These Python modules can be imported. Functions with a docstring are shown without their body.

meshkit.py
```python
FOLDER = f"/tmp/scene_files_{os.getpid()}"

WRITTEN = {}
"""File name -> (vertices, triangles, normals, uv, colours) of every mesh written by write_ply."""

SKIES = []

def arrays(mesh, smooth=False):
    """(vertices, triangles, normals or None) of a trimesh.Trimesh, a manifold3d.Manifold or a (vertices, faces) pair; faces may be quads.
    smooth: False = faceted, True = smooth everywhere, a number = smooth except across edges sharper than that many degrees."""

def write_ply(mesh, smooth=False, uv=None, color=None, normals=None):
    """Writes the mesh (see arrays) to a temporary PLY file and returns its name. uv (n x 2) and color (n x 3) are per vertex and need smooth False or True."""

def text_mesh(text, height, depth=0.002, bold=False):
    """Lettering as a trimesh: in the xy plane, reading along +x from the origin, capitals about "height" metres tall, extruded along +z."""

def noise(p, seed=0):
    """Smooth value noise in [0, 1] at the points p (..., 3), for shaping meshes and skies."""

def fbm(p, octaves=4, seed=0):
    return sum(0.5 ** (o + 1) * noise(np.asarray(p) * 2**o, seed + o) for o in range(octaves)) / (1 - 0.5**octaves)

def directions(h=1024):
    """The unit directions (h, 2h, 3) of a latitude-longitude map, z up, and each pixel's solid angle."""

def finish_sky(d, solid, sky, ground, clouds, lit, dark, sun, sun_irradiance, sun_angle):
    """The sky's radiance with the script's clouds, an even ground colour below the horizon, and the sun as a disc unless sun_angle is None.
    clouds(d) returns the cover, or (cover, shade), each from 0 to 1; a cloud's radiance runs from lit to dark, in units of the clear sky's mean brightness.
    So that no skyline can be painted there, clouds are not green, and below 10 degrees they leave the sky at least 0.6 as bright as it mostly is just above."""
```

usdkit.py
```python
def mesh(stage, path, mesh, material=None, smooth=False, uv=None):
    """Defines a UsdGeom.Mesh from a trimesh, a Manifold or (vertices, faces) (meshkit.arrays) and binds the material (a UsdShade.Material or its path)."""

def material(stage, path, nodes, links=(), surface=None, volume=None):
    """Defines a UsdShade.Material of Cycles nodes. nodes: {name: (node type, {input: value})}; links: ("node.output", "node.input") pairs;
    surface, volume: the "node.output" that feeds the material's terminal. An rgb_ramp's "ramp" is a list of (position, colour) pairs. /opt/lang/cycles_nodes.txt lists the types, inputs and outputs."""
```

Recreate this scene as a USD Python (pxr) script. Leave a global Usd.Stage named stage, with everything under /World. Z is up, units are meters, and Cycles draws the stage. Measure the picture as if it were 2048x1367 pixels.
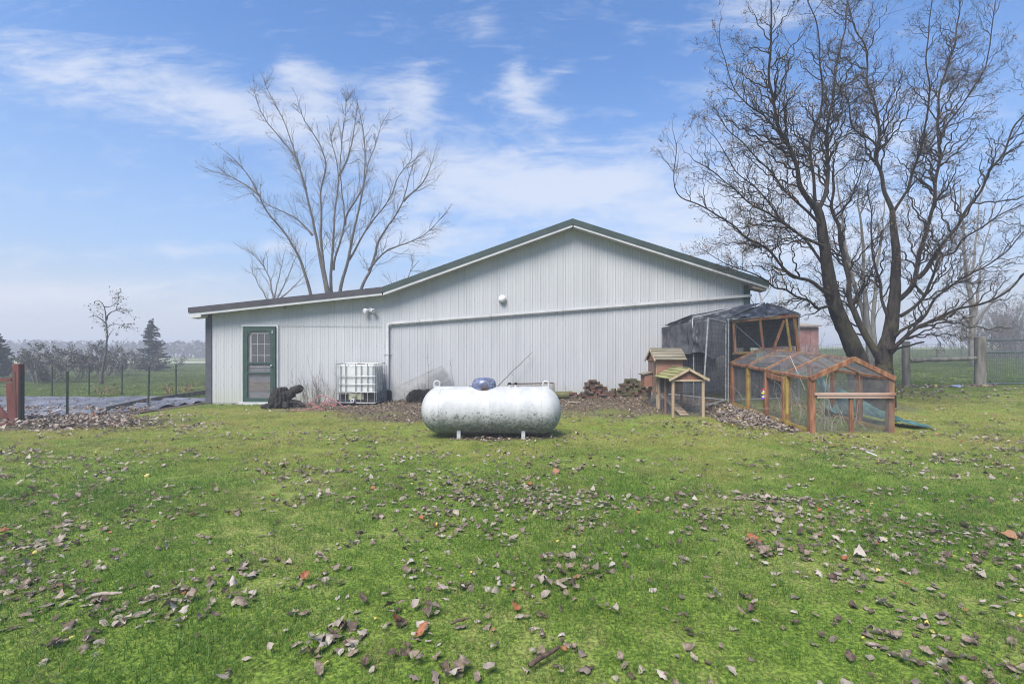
import math, numpy as np, trimesh, usdkit, meshkit
from pxr import Usd, UsdGeom, UsdLux, UsdShade, Gf, Sdf, Vt

stage = Usd.Stage.CreateInMemory()
UsdGeom.SetStageUpAxis(stage, 'Z')
UsdGeom.Xform.Define(stage, '/World')
R = np.random.default_rng(7)
EYE, F, HORIZON = 1.42, 967.0, 705.0      # eye height, focal length and horizon in pixels of the 2048 px photograph

# ------------------------------------------------------------------ camera
cam = UsdGeom.Camera.Define(stage, '/World/camera')
cam.AddTranslateOp().Set((0, 0, EYE)); cam.AddRotateXOp().Set(90.0)
cam.CreateFocalLengthAttr(17.0); cam.CreateHorizontalApertureAttr(36.0); cam.CreateVerticalApertureAttr(24.0)
cam.CreateVerticalApertureOffsetAttr(0.378)
cam.CreateExposureAttr(2.35)
# ------------------------------------------------------------------ sky and sun
SUN_AZ, SUN_EL = math.radians(207), math.radians(54)     # azimuth from +y towards +x: behind the camera, to the left
sky = UsdLux.DomeLight.Define(stage, '/World/sky')
sun = UsdLux.DistantLight.Define(stage, '/World/sun')
sun.CreateNormalizeAttr(True); sun.CreateIntensityAttr(0.4); sun.CreateAngleAttr(30.0); sun.CreateColorAttr((1.0, 0.95, 0.87))
sun.AddRotateZOp().Set(180 - math.degrees(SUN_AZ)); sun.AddRotateXOp().Set(90 - math.degrees(SUN_EL))
SKY_STRENGTH = 0.05
HAZE = 0.0050


class G:
    """Small builder for Cycles node graphs."""
    def __init__(s): s.n, s.l, s.k = {}, [], 0
    def add(s, kind, out, links=None, **inp):
        s.k += 1; nm = 'n%d' % s.k
        s.n[nm] = (kind, inp)
        for i, src in (links or {}).items(): s.l.append((src, nm + '.' + i))
        return nm + '.' + out
    def m(s, op, a, b=0.0, c=0.0, clamp=False):
        inp, lk = {'math_type': op}, {}
        for key, v in (('value1', a), ('value2', b), ('value3', c)):
            if isinstance(v, str): lk[key] = v
            else: inp[key] = v
        if clamp: inp['use_clamp'] = True
        return s.add('math', 'value', lk, **inp)
    def mix(s, f, a, b, kind='mix'):
        inp, lk = {'mix_type': kind}, {}
        for key, v in (('fac', f), ('color1', a), ('color2', b)):
            if isinstance(v, str): lk[key] = v
            else: inp[key] = v
        return s.add('mix', 'color', lk, **inp)
    def noise(s, vec, scale, detail=4, rough=0.55, dist=0.0):
        return s.add('noise_texture', 'fac', {'vector': vec}, scale=scale, detail=detail, roughness=rough, distortion=dist)
    def map(s, vec, scale=(1, 1, 1), rot=(0, 0, 0), loc=(0, 0, 0)):
        return s.add('mapping', 'vector', {'vector': vec}, scale=scale, rotation=rot, location=loc)
    def smooth(s, v, a, b, lo=0.0, hi=1.0):
        return s.add('map_range', 'result', {'value': v}, range_type='smoothstep', from_min=a, from_max=b, to_min=lo, to_max=hi, clamp=True)
    def ramp(s, v, stops): return s.add('rgb_ramp', 'color', {'fac': v}, ramp=stops)
    def bump(s, h, strength, dist): return s.add('bump', 'normal', {'height': h}, strength=strength, distance=dist)
    def done(s, name, surface=None, volume=None):
        return usdkit.material(stage, '/World/Looks/' + name, s.n, s.l, surface=surface, volume=volume)


def sky_material():
    g = G()
    base = g.add('sky_texture', 'color', sky_type='single_scattering', sun_disc=False, sun_elevation=SUN_EL, sun_rotation=SUN_AZ, altitude=0.0, air_density=1.15, aerosol_density=0.4, ozone_density=2.2)
    base = g.mix(1.0, base, (.42, .62, .84), 'multiply')
    d = g.add('texture_coordinate', 'generated')
    xyz = g.add('separate_xyz', 'x', {'vector': d}); nm = xyz.split('.')[0]
    x, y, z = nm + '.x', nm + '.y', nm + '.z'
    ya = g.m('maximum', g.m('absolute', y), 0.08)
    u, v = g.m('divide', x, ya), g.m('divide', z, ya)
    # flat cloud layer, streaks
    zz = g.m('add', g.m('maximum', z, 0.0), 0.10)
    lay = g.add('combine_xyz', 'vector', {'x': g.m('divide', x, zz), 'y': g.m('divide', y, zz)}, z=0.0)
    uv = g.add('combine_xyz', 'vector', {'x': u, 'y': v}, z=0.3)
    n1 = g.noise(g.map(uv, (3.2, 15.0, 1), (0, 0, 0.22)), 1.0, 10, 0.68, 0.9)
    n2 = g.noise(g.map(uv, (9.0, 24.0, 1), (0, 0, -0.25), (3.1, 1.7, 0)), 1.0, 10, 0.70, 0.7)
    nl = g.noise(g.map(lay, (0.5, 0.35, 1), (0, 0, 0.4)), 1.0, 7, 0.6, 0.4)
    tex = g.m('multiply_add', n1, 0.55, g.m('multiply', n2, 0.45))

    def lobe(cx, cy, sx, sy, rot, amp):
        c, s_ = math.cos(rot), math.sin(rot)
        du, dv = g.m('subtract', u, cx), g.m('subtract', v, cy)
        a = g.m('multiply_add', du, c / sx, g.m('multiply', dv, s_ / sx))
        b = g.m('multiply_add', dv, c / sy, g.m('multiply', du, -s_ / sy))
        return g.m('multiply', g.m('exponent', g.m('multiply', g.m('add', g.m('multiply', a, a), g.m('multiply', b, b)), -1.0)), amp)
    mask = None
    for L in ((-0.82, 0.555, 0.34, 0.075, -0.20, 0.30), (-0.44, 0.46, 0.26, 0.07, -0.28, 0.27), (-0.12, 0.40, 0.22, 0.075, -0.18, 0.20), (0.02, 0.33, 0.30, 0.06, 0.02, 0.33), (0.18, 0.36, 0.20, 0.06, 0.18, 0.20),
              (-0.46, 0.585, 0.035, 0.03, -0.6, 0.30), (-0.40, 0.56, 0.05, 0.035, -0.5, 0.30), (-0.25, 0.53, 0.10, 0.05, -0.4, 0.22), (-0.19, 0.54, 0.035, 0.06, 0.2, 0.22), (0.01, 0.565, 0.03, 0.05, 0.2, 0.28), (0.05, 0.50, 0.08, 0.03, -0.4, 0.24), (0.08, 0.57, 0.07, 0.02, 0.5, 0.2),
              (-0.06, 0.68, 0.06, 0.04, 0.5, 0.18), (0.55, 0.71, 0.16, 0.05, 0.15, 0.26), (0.45, 0.55, 0.10, 0.05, 0.1, 0.22), (0.55, 0.36, 0.25, 0.12, 0.1, 0.24), (0.75, 0.24, 0.5, 0.10, 0.0, 0.26), (0.35, 0.22, 0.25, 0.06, 0.1, 0.22), (-0.55, 0.215, 0.35, 0.018, 0.02, 0.22), (-0.2, 0.23, 0.16, 0.05, 0.12, 0.20), (-0.95, 0.115, 0.5, 0.035, 0.0, 0.30), (0.85, 0.45, 0.3, 0.12, 0.1, 0.14)):
        lb = lobe(*L); mask = lb if mask is None else g.m('add', mask, lb)
    front = g.smooth(y, 0.0, 0.25)
    raw = g.m('subtract', g.m('add', tex, g.m('multiply', mask, g.m('multiply', front, 0.74))), 0.555)
    c1 = g.smooth(raw, -0.05, 0.30, 0.0, 0.68)
    c2 = g.smooth(nl, 0.50, 0.80, 0.0, 0.5)                       # the rest of the dome: thin cirrus
    c2 = g.m('multiply', c2, g.m('subtract', 1.0, front))
    cover = g.m('maximum', c1, c2)
    veil = g.smooth(z, 0.55, -0.02, 0.0, 0.85)
    lum = CLOUD
    col = g.mix(veil, base, (lum * 0.50, lum * 0.64, lum * 0.88))
    low = g.smooth(z, 0.19, 0.0, 0.0, 0.85)
    col = g.mix(low, col, (lum * 0.84, lum * 0.835, lum * 0.84))
    col = g.mix(cover, col, (lum * 0.93, lum * 0.97, lum * 1.06))
    return g.done('sky_look', g.add('background_shader', 'background', {'color': col}, strength=SKY_STRENGTH))


CLOUD = 3.7
UsdShade.MaterialBindingAPI.Apply(sky.GetPrim()).Bind(sky_material())

# ------------------------------------------------------------------ scene helpers
used = set()


def numbered(parent, name):
    path, k = f'{parent}/{name}', 0
    while path in used:
        k += 1; path = f'{parent}/{name}_{k:03d}'
    used.add(path); return path


def P(parent): return '/World' if parent is None else str(parent.GetPath())


def tag(o, label=None, cat=None, group=None, kind=None):
    for k, v in (('label', label), ('category', cat), ('group', group), ('kind', kind)):
        if v: o.SetCustomDataByKey(k, v)
    return o


def thing(name, label=None, cat=None, loc=(0, 0, 0), rz=0.0, parent=None, group=None, kind=None):
    x = UsdGeom.Xform.Define(stage, numbered(P(parent), name))
    if any(loc) : x.AddTranslateOp().Set(tuple(map(float, loc)))
    if rz: x.AddRotateZOp().Set(math.degrees(rz))
    return tag(x.GetPrim(), label, cat, group, kind)


def obj(name, m, mat, parent=None, smooth=False, label=None, cat=None, group=None, kind=None, **prim):
    if isinstance(m, MB): m = m.mesh()
    v, f = (m.vertices, m.faces) if hasattr(m, 'vertices') else m
    o = usdkit.mesh(stage, numbered(P(parent), name), (np.asarray(v, float), np.asarray(f)), M[mat] if isinstance(mat, str) else mat, smooth=smooth)
    for k, val in prim.items():
        UsdGeom.PrimvarsAPI(o).CreatePrimvar(k, Sdf.ValueTypeNames.FloatArray, 'vertex').Set(Vt.FloatArray.FromNumpy(np.asarray(val, np.float32)))
    return tag(o.GetPrim(), label, cat, group, kind)


def unit(a):
    a = np.asarray(a, float); return a / (np.linalg.norm(a) + 1e-12)


class MB:
    """Collects shapes and makes them one mesh."""
    def __init__(s): s.v, s.f, s.k = [], [], 0
    def raw(s, v, f):
        v, f = np.asarray(v, float), np.asarray(f, int)
        if f.shape[1] == 4: f = np.vstack([f[:, [0, 1, 2]], f[:, [0, 2, 3]]])
        s.v.append(v); s.f.append(f + s.k); s.k += len(v); return s
    def tri(s, m): return s.raw(m.vertices, m.faces)
    def box(s, c, d, rot=None):
        q = np.array([[x, y, z] for x in (-.5, .5) for y in (-.5, .5) for z in (-.5, .5)]) * np.asarray(d, float)
        if rot is not None: q = q @ np.asarray(rot).T
        return s.raw(q + np.asarray(c, float), [[0, 1, 3, 2], [4, 6, 7, 5], [0, 4, 5, 1], [2, 3, 7, 6], [0, 2, 6, 4], [1, 5, 7, 3]])
    def cbox(s, c, d, ch=0.004, rot=None):
        """Box with chamfered edges."""
        d = np.asarray(d, float); h = d / 2; pts = []
        for x in (-1, 1):
            for y in (-1, 1):
                for z in (-1, 1):
                    for ax in range(3):
                        p = np.array([x, y, z]) * h - np.array([x, y, z]) * ch; p[ax] += np.array([x, y, z])[ax] * ch; pts.append(p)
        m = trimesh.convex.convex_hull(np.array(pts)); q = m.vertices
        if rot is not None: q = q @ np.asarray(rot).T
        return s.raw(q + np.asarray(c, float), m.faces)
    def bar(s, p, q, w, h, up=(0, 0, 1), ch=0):
        p, q = np.asarray(p, float), np.asarray(q, float); t = unit(q - p)
        if abs(t @ unit(up)) > 0.98: up = (0, 1, 0)
        a = unit(np.cross(up, t)); b = np.cross(t, a)
        rot = np.stack([t, a, b], 1); d = (np.linalg.norm(q - p), w, h)
        return s.cbox((p + q) / 2, d, ch, rot) if ch else s.box((p + q) / 2, d, rot)
    def tube(s, path, r, sides=6, caps=True):
        p = np.asarray(path, float); n = len(p); r = np.broadcast_to(r, (n,))
        t = np.gradient(p, axis=0); t /= np.linalg.norm(t, axis=1, keepdims=True) + 1e-12
        a = np.zeros_like(t); a0 = np.cross(t[0], [0, 0, 1.0] if abs(t[0][2]) < .9 else [1.0, 0, 0]); a[0] = unit(a0)
        for i in range(1, n):
            x = a[i - 1] - t[i] * (a[i - 1] @ t[i]); a[i] = unit(x)
        b = np.cross(t, a); an = np.arange(sides) * 2 * np.pi / sides
        v = p[:, None] + r[:, None, None] * (np.cos(an)[None, :, None] * a[:, None] + np.sin(an)[None, :, None] * b[:, None])
        i, j = np.meshgrid(np.arange(n - 1), np.arange(sides), indexing='ij'); j2 = (j + 1) % sides
        f = np.stack([i * sides + j, i * sides + j2, (i + 1) * sides + j2, (i + 1) * sides + j], -1).reshape(-1, 4)
        f = np.vstack([f[:, [0, 1, 2]], f[:, [0, 2, 3]]])
        if caps and sides > 2:
            e = np.array([[0, k + 1, k] for k in range(1, sides - 1)]); f = np.vstack([f, e, (e + (n - 1) * sides)[:, ::-1]])
        return s.raw(v.reshape(-1, 3), f)
    def lathe(s, prof, c=(0, 0, 0), sides=24, axis='z'):
        """prof: (radius, height) pairs."""
        pr = np.asarray(prof, float); an = np.arange(sides) * 2 * np.pi / sides
        v = np.stack([pr[:, None, 0] * np.cos(an), pr[:, None, 0] * np.sin(an), np.broadcast_to(pr[:, None, 1], (len(pr), sides))], -1).reshape(-1, 3)
        if axis == 'x': v = v[:, [2, 0, 1]]
        if axis == 'y': v = v[:, [1, 2, 0]]
        i, j = np.meshgrid(np.arange(len(pr) - 1), np.arange(sides), indexing='ij'); j2 = (j + 1) % sides
        return s.raw(v + np.asarray(c, float), np.stack([i * sides + j, i * sides + j2, (i + 1) * sides + j2, (i + 1) * sides + j], -1).reshape(-1, 4))
    def quad(s, a, b, c, d): return s.raw([a, b, c, d], [[0, 1, 2, 3]])
    def slab(s, pts, depth):
        """Convex planar polygon pts extruded by the vector depth."""
        p = np.asarray(pts, float); n = len(p); v = np.vstack([p, p + np.asarray(depth, float)])
        f = [[0, k, k + 1] for k in range(1, n - 1)] + [[n, n + k + 1, n + k] for k in range(1, n - 1)]
        for k in range(n):
            j = (k + 1) % n; f += [[k, n + j, j], [k, n + k, n + j]]
        return s.raw(v, f)
    def grid(s, a, b, c, d, step, r, step2=None):
        """Welded wire between the corners a b c d (a-b bottom, d-c top)."""
        a, b, c, d = (np.asarray(q, float) for q in (a, b, c, d)); step2 = step2 or step
        n = max(2, int(round(np.linalg.norm(b - a) / step))); m = max(2, int(round(np.linalg.norm(d - a) / step2)))
        for k in range(n + 1):
            t = k / n; s.tube([a + (b - a) * t, d + (c - d) * t], r, 3, False)
        for k in range(m + 1):
            t = k / m; s.tube([a + (d - a) * t, b + (c - b) * t], r, 3, False)
        return s
    def mesh(s): return np.vstack(s.v), np.vstack(s.f)


def sstep(x, a, b):
    t = np.clip((np.asarray(x, float) - a) / (b - a), 0, 1); return t * t * (3 - 2 * t)


def ground(x, y):
    """Height of the ground: level by the camera, rising gently to the right and beyond the yard."""
    x, y = np.asarray(x, float), np.asarray(y, float)
    T = np.interp(x, [-40, -9, -5.5, -3, 0, 3.5, 6.5, 11, 40], [-.1, -.15, 0, .27, .57, .97, 1.27, 1.37, 1.5])
    z = 0.30 * T * sstep(y, 8.0, 13.8)
    far = np.clip(y - 14, 0, 900)
    rise = 0.030 * np.minimum(far, 45) + 0.0145 * np.clip(far - 45, 0, 400)
    z = z + rise * sstep(x / np.maximum(y, 5), -0.1, 0.6)
    z = z + 0.05 * (meshkit.fbm(np.stack([x * .3, y * .3, 0 * x], -1), 3) - .5) * sstep(np.hypot(x, y), 3, 9)
    return z


def at(px, py, Y):
    """The world point on the ray of a photograph pixel at depth Y."""
    return np.array([(px - 1024) / F * Y, Y, EYE + (HORIZON - py) / F * Y])


# ------------------------------------------------------------------ materials
M = {}


def plain(name, c1, c2=None, scale=4.0, rough=0.7, bump=0.0, bdist=0.01, stretch=(1, 1, 1), c3=None, s3=20.0, t3=(0.62, 0.72), a3=1.0, metallic=0.0, spec=0.3, island=0.0, contrast=(0.35, 0.65), detail=6, st3=(1, 1, 1), translucent=0.0):
    """Two tones by noise at world positions, optional third tone in patches, optional change of value from piece to piece."""
    g = G(); c2 = c2 or c1
    pos = g.add('geometry', 'position'); v = g.map(pos, stretch)
    n = g.noise(v, scale, detail, 0.6)
    col = g.mix(g.smooth(n, *contrast), c1, c2)
    if c3:
        n3 = g.noise(g.map(pos, st3, (0, 0, 0), (5.2, 1.3, 8.8)), s3, 7, 0.68)
        col = g.mix(g.smooth(n3, t3[0], t3[1], 0.0, a3), col, c3)
    if island:
        r = g.add('geometry', 'random_per_island')
        col = g.add('hsv', 'color', {'color': col, 'value': g.smooth(r, 0, 1, 1 - island, 1 + island)}, hue=0.5, saturation=1.0, fac=1.0)
    lk = {'base_color': col}
    if bump: lk['normal'] = g.bump(g.noise(v, scale * 6, 5, 0.65), bump, bdist)
    b = g.add('principled_bsdf', 'BSDF', lk, roughness=rough, metallic=metallic, specular_ior_level=spec)
    if translucent:
        b = g.add('mix_closure', 'closure', {'closure1': b, 'closure2': g.add('translucent_bsdf', 'BSDF', {'color': col})}, fac=translucent)
    M[name] = g.done(name, b)


# materials of the large structure
def wall_material():
    g = G(); pos = g.add('geometry', 'position')
    n = g.noise(g.map(pos, (1.2, 1.2, .25)), 1.3, 6, .6)
    col = g.mix(g.smooth(n, .3, .7), (.345, .35, .362), (.395, .40, .41))
    run = g.noise(g.map(pos, (9, 9, .35)), 1.0, 5, .6)                       # rain streaks
    col = g.mix(g.smooth(run, .50, .76, 0, .34), col, (.40, .40, .41))
    z = g.add('separate_xyz', 'z', {'vector': pos})
    spl = g.m('add', z, g.m('multiply', g.noise(pos, 3.0, 5, .6), -0.5))
    col = g.mix(g.smooth(spl, .42, -.20, 0, .55), col, (.33, .34, .27))        # mud splashed up from the ground
    sp = g.noise(pos, 38, 3, .5)
    col = g.mix(g.smooth(sp, .70, .78, 0, .4), col, (.30, .28, .26))
    M['wall'] = g.done('wall', g.add('principled_bsdf', 'BSDF', {'base_color': col}, roughness=.55, specular_ior_level=.3))


wall_material()
plain('white_trim', (.40, .40, .41), (.47, .47, .48), 3, .5, c3=(.36, .36, .34), s3=9, t3=(.56, .74), a3=.6)
plain('roof_brown', (.045, .040, .048), (.06, .053, .06), 3, .5)
plain('roof_green', (.030, .045, .042), (.042, .060, .055), 3, .5)
plain('corner_grey', (.055, .055, .065), (.075, .073, .083), 4, .55)
plain('corner_green', (.035, .06, .055), (.05, .08, .07), 4, .55)
plain('soffit', (.42, .42, .43), (.5, .5, .5), 3, .6)
plain('concrete', (.25, .25, .24), (.35, .34, .33), 6, .9, .3, .01)
plain('door_green', (.022, .047, .039), (.032, .066, .053), 8, .6, c3=(.42, .44, .42), s3=14, t3=(.66, .72), a3=.8, st3=(3, 3, .6))
plain('door_grey', (.25, .24, .26), (.31, .30, .32), 3, .6, c3=(.22, .18, .14), s3=5, t3=(.55, .75), a3=.6)
plain('window_trim', (.55, .52, .54), (.62, .60, .61), 5, .6)
plain('screw', (.25, .25, .26), (.31, .31, .32), 5, .5)
plain('galvanised', (.30, .31, .32), (.42, .43, .44), 20, .45, metallic=.5, spec=.4)
plain('lamp_white', (.62, .61, .60), (.72, .72, .71), 10, .4)
plain('board_weathered', (.20, .16, .13), (.30, .25, .21), 3, .85, .3, .005, (1, 1, 8))
g = G(); M['pane'] = g.done('pane', g.add('principled_bsdf', 'BSDF', roughness=.08, base_color=(.10, .105, .115), specular_ior_level=.6))
plain('screen_wire', (.10, .10, .11), (.13, .13, .14), 9, .6)

# ------------------------------------------------------------------ the ground
def yard_dirt(x, y):
    """Where bare brown soil and litter lies along the barn and beside the pens, 0 to 1."""
    x, y = np.asarray(x, float), np.asarray(y, float)
    n = meshkit.fbm(np.stack([x * .9, y * .9, 0 * x + 3], -1), 4)
    edge = np.interp(x, [-9.2, -7.2, -6.2, -5, -3.2, -2, 0, 2, 3.2, 4.6, 5.1, 5.3], [14.4, 13.6, 12.3, 11.3, 10.3, 9.8, 10.2, 10.4, 10.0, 9.6, 9.1, 30])
    a = sstep(y + (n - .5) * 2.2, edge - .5, edge + .7) * (y < 14.5)
    a = np.where((x < -9.3) | (x > 5.35), 0, a)
    b = sstep(1 - np.hypot((x + 8.9) / 2.2, (y - 9.6) / 1.1) + (n - .5) * .8, 0, .5)      # by the garden bed, under the leaf pile
    c = sstep(1 - np.hypot((x - 5.2) / .55, (y - 9.6) / 1.6) + (n - .5) * .6, 0, .4)      # along the run
    d = sstep(1 - np.hypot((x + .3) / 1.5, (y - 8.1) / .45) + (n - .5) * .8, 0, .5) * .9    # under the tank
    e = sstep(1 - np.hypot((x - 8.3) / 1.1, (y - 10.9) / .8) + (n - .5) * .8, 0, .6) * .7
    return np.clip(np.maximum.reduce([a, b, c, d, e]), 0, 1)


def axis_steps(lo, hi, fine, a, b, grow=1.16):
    xs = list(np.arange(a, b + 1e-6, fine)); s = fine
    while xs[-1] < hi: s *= grow; xs.append(xs[-1] + s)
    s = fine
    while xs[0] > lo: s *= grow; xs.insert(0, xs[0] - s)
    return np.array(xs)


def lawn_material():
    g = G(); pos = g.add('geometry', 'position')
    n1, n2, n3 = g.noise(pos, .7, 5, .6), g.noise(pos, 6, 6, .65), g.noise(pos, 45, 5, .7)
    green = g.mix(g.smooth(n3, .35, .65), (.045, .085, .013), (.19, .28, .035))
    straw = g.mix(g.smooth(n3, .35, .65), (.20, .17, .065), (.38, .33, .15))
    f = g.m('add', g.m('multiply', n1, .6), g.m('multiply', n2, .4))
    col = g.mix(g.smooth(f, .44, .64, .05, .5), green, straw)
    far = g.smooth(g.add('separate_xyz', 'y', {'vector': pos}), 15, 24, 0, .75); col = g.mix(far, col, (.13, .145, .055))
    soil = g.mix(g.smooth(n3, .3, .7), (.035, .026, .018), (.16, .125, .09))
    dirt = g.add('attribute', 'fac', attribute='dirt')
    col = g.mix(dirt, col, soil)
    M['lawn'] = g.done('lawn', g.add('principled_bsdf', 'BSDF', {'base_color': col, 'normal': g.bump(n3, .7, .03)}, roughness=.95, specular_ior_level=.15))


lawn_material()
gx, gy = axis_steps(-700, 700, .22, -13, 13), axis_steps(-60, 800, .22, .5, 16)
XX, YY = np.meshgrid(gx, gy, indexing='ij'); ZZ = ground(XX, YY)
ii, jj = np.meshgrid(np.arange(len(gx) - 1), np.arange(len(gy) - 1), indexing='ij'); ny = len(gy)
lawn = thing('lawn', 'green lawn with yellowed patches strewn with dead leaves', 'lawn', kind='structure')
obj('turf', (np.stack([XX, YY, ZZ], -1).reshape(-1, 3), np.stack([ii * ny + jj, (ii + 1) * ny + jj, (ii + 1) * ny + jj + 1, ii * ny + jj + 1], -1).reshape(-1, 4)), 'lawn', lawn, True, dirt=yard_dirt(XX, YY).ravel())

# ------------------------------------------------------------------ the barn: local x along its gable wall, -y towards the camera
TH, WY = 0.029, 13.4
barn = thing('barn', 'long white ribbed metal barn with a low lean-to and a green roof edge', 'barn', (0, WY, 0), -TH)


def wp(px, py, off=0.0):
    """Barn coordinates (along, up) of a photograph pixel on the plane off metres in front of the wall."""
    u, c, s = (px - 1024) / F, math.cos(TH), math.sin(TH)
    # world: X = t c - off s ; Y = WY - t s - off c
    t = (u * (WY - off * c) + off * s) / (c + u * s)
    Y = WY - t * s - off * c
    return t, EYE + (HORIZON - py) / F * Y


def to_world(t, off, z):
    c, s = math.cos(TH), math.sin(TH); return np.array([t * c - off * s, WY - t * s - off * c, z])


tl, tr = wp(413, 700)[0], wp(1499, 700)[0]
OV = .32                                                    # overhang of the rake
A = [wp(377, 616, OV), wp(764, 574.5, OV), wp(1145, 438, OV), wp(1538, 562, OV)]          # upper edge of the roof trim
roof_top = lambda t: np.interp(t, [q[0] for q in A], [q[1] for q in A])
DK, WH = .135, .075                                         # depth of the dark trim and of the white fascia
under = lambda t: roof_top(t) - DK - WH + .01
zb = lambda t: float(ground(*to_world(t, 0, 0)[:2])) - .12
RIB = .2286
n_panels = int(math.ceil((tr - tl) / (4 * RIB)))
prof = [(0, 0), (.010, 0), (.028, .009), (.044, .009), (.062, 0), (.105, 0), (.110, .004), (.122, .004), (.127, 0), (.165, 0), (.170, .004), (.182, .004), (.187, 0)]
door_x = (wp(489.5, 700)[0], wp(554, 700)[0]); door_z = (wp(520, 803)[1], wp(520, 653)[1])
for k in range(n_panels):
    b = MB(); t0 = tl + 4 * RIB * k; pts = [(t0 + j * RIB + p, d) for j in range(4) for p, d in prof] + [(t0 + 4 * RIB - .003, 0)]
    pts = [(min(t, tr), d) for t, d in pts if t < tr + RIB]
    if t0 < wp(1145, 700)[0] < t0 + 4 * RIB: pts = sorted(pts + [(A[2][0], 0.001)])
    P_ = []
    for t, d in pts: P_.append((t, d + .0015 * (k % 2)))
    tt = np.array([p[0] for p in P_]); dd = -np.array([p[1] for p in P_])
    top = under(tt) + .05; bot = np.array([zb(t) + .16 for t in tt])
    v = np.vstack([np.stack([tt, dd, bot], 1), np.stack([tt, dd, top], 1)]); n = len(tt)
    keep = [i for i in range(n - 1) if tt[i + 1] > tt[i] + 1e-5]
    b.raw(v, [[i, i + 1, n + i + 1, n + i] for i in keep])
    obj('wall_panel', b, 'wall', barn)
# body of the building behind the cladding, side walls and back
DEPTH = 11.0
side = MB()
for t in (tl + .02, tr - .02):
    side.box((t, DEPTH / 2 + .03, (under(t) - .1) / 2 - .1), (.04, DEPTH, under(t) + .1))
side.slab([(tl, DEPTH, -.2), (tr, DEPTH, -.2), (tr, DEPTH, under(tr)), (A[2][0], DEPTH, under(A[2][0])), (A[1][0], DEPTH, under(A[1][0])), (tl, DEPTH, under(tl))], (0, .04, 0))
obj('side_wall', side, 'wall', barn)
fd = MB(); nn = 24
for k in range(nn):
    a, c = tl + (tr - tl) * k / nn, tl + (tr - tl) * (k + 1) / nn
    fd.box(((a + c) / 2, .03, (zb(a) + zb(c)) / 2 - .15), (c - a, .05, .74))
obj('foundation', fd, 'concrete', barn)
for (a, c, mt, nm) in ((A[0], A[1], 'roof_brown', 'brown roof of the lean-to'), (A[1], A[2], 'roof_green', None), (A[2], A[3], 'roof_green', None)):
    e = 0.0
    o = obj('roof_slope', MB().slab([(a[0], -OV, a[1]), (c[0], -OV, c[1]), (c[0], -OV, c[1] - .05), (a[0], -OV, a[1] - .05)], (0, DEPTH + 2 * OV, 0)), mt, barn, label=nm)
    obj('rake_trim', MB().slab([(a[0], -OV - .022, a[1] + .012), (c[0], -OV - .022, c[1] + .012), (c[0], -OV - .022, c[1] - DK), (a[0], -OV - .022, a[1] - DK)], (0, .02, 0)), mt, o)
    obj('fascia', MB().slab([(a[0] + .03, -OV, a[1] - .053), (c[0], -OV, c[1] - .053), (c[0], -OV, c[1] - DK - WH), (a[0] + .03, -OV, a[1] - DK - WH)], (0, .025, 0)), 'white_trim', o)
    obj('soffit', MB().slab([(a[0] + .03, -OV + .028, a[1] - DK - WH + .02), (c[0], -OV + .028, c[1] - DK - WH + .02), (c[0], -OV + .028, c[1] - DK - WH + .035), (a[0] + .03, -OV + .028, a[1] - DK - WH + .035)], (0, OV - .03, 0)), 'soffit', o)
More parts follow.
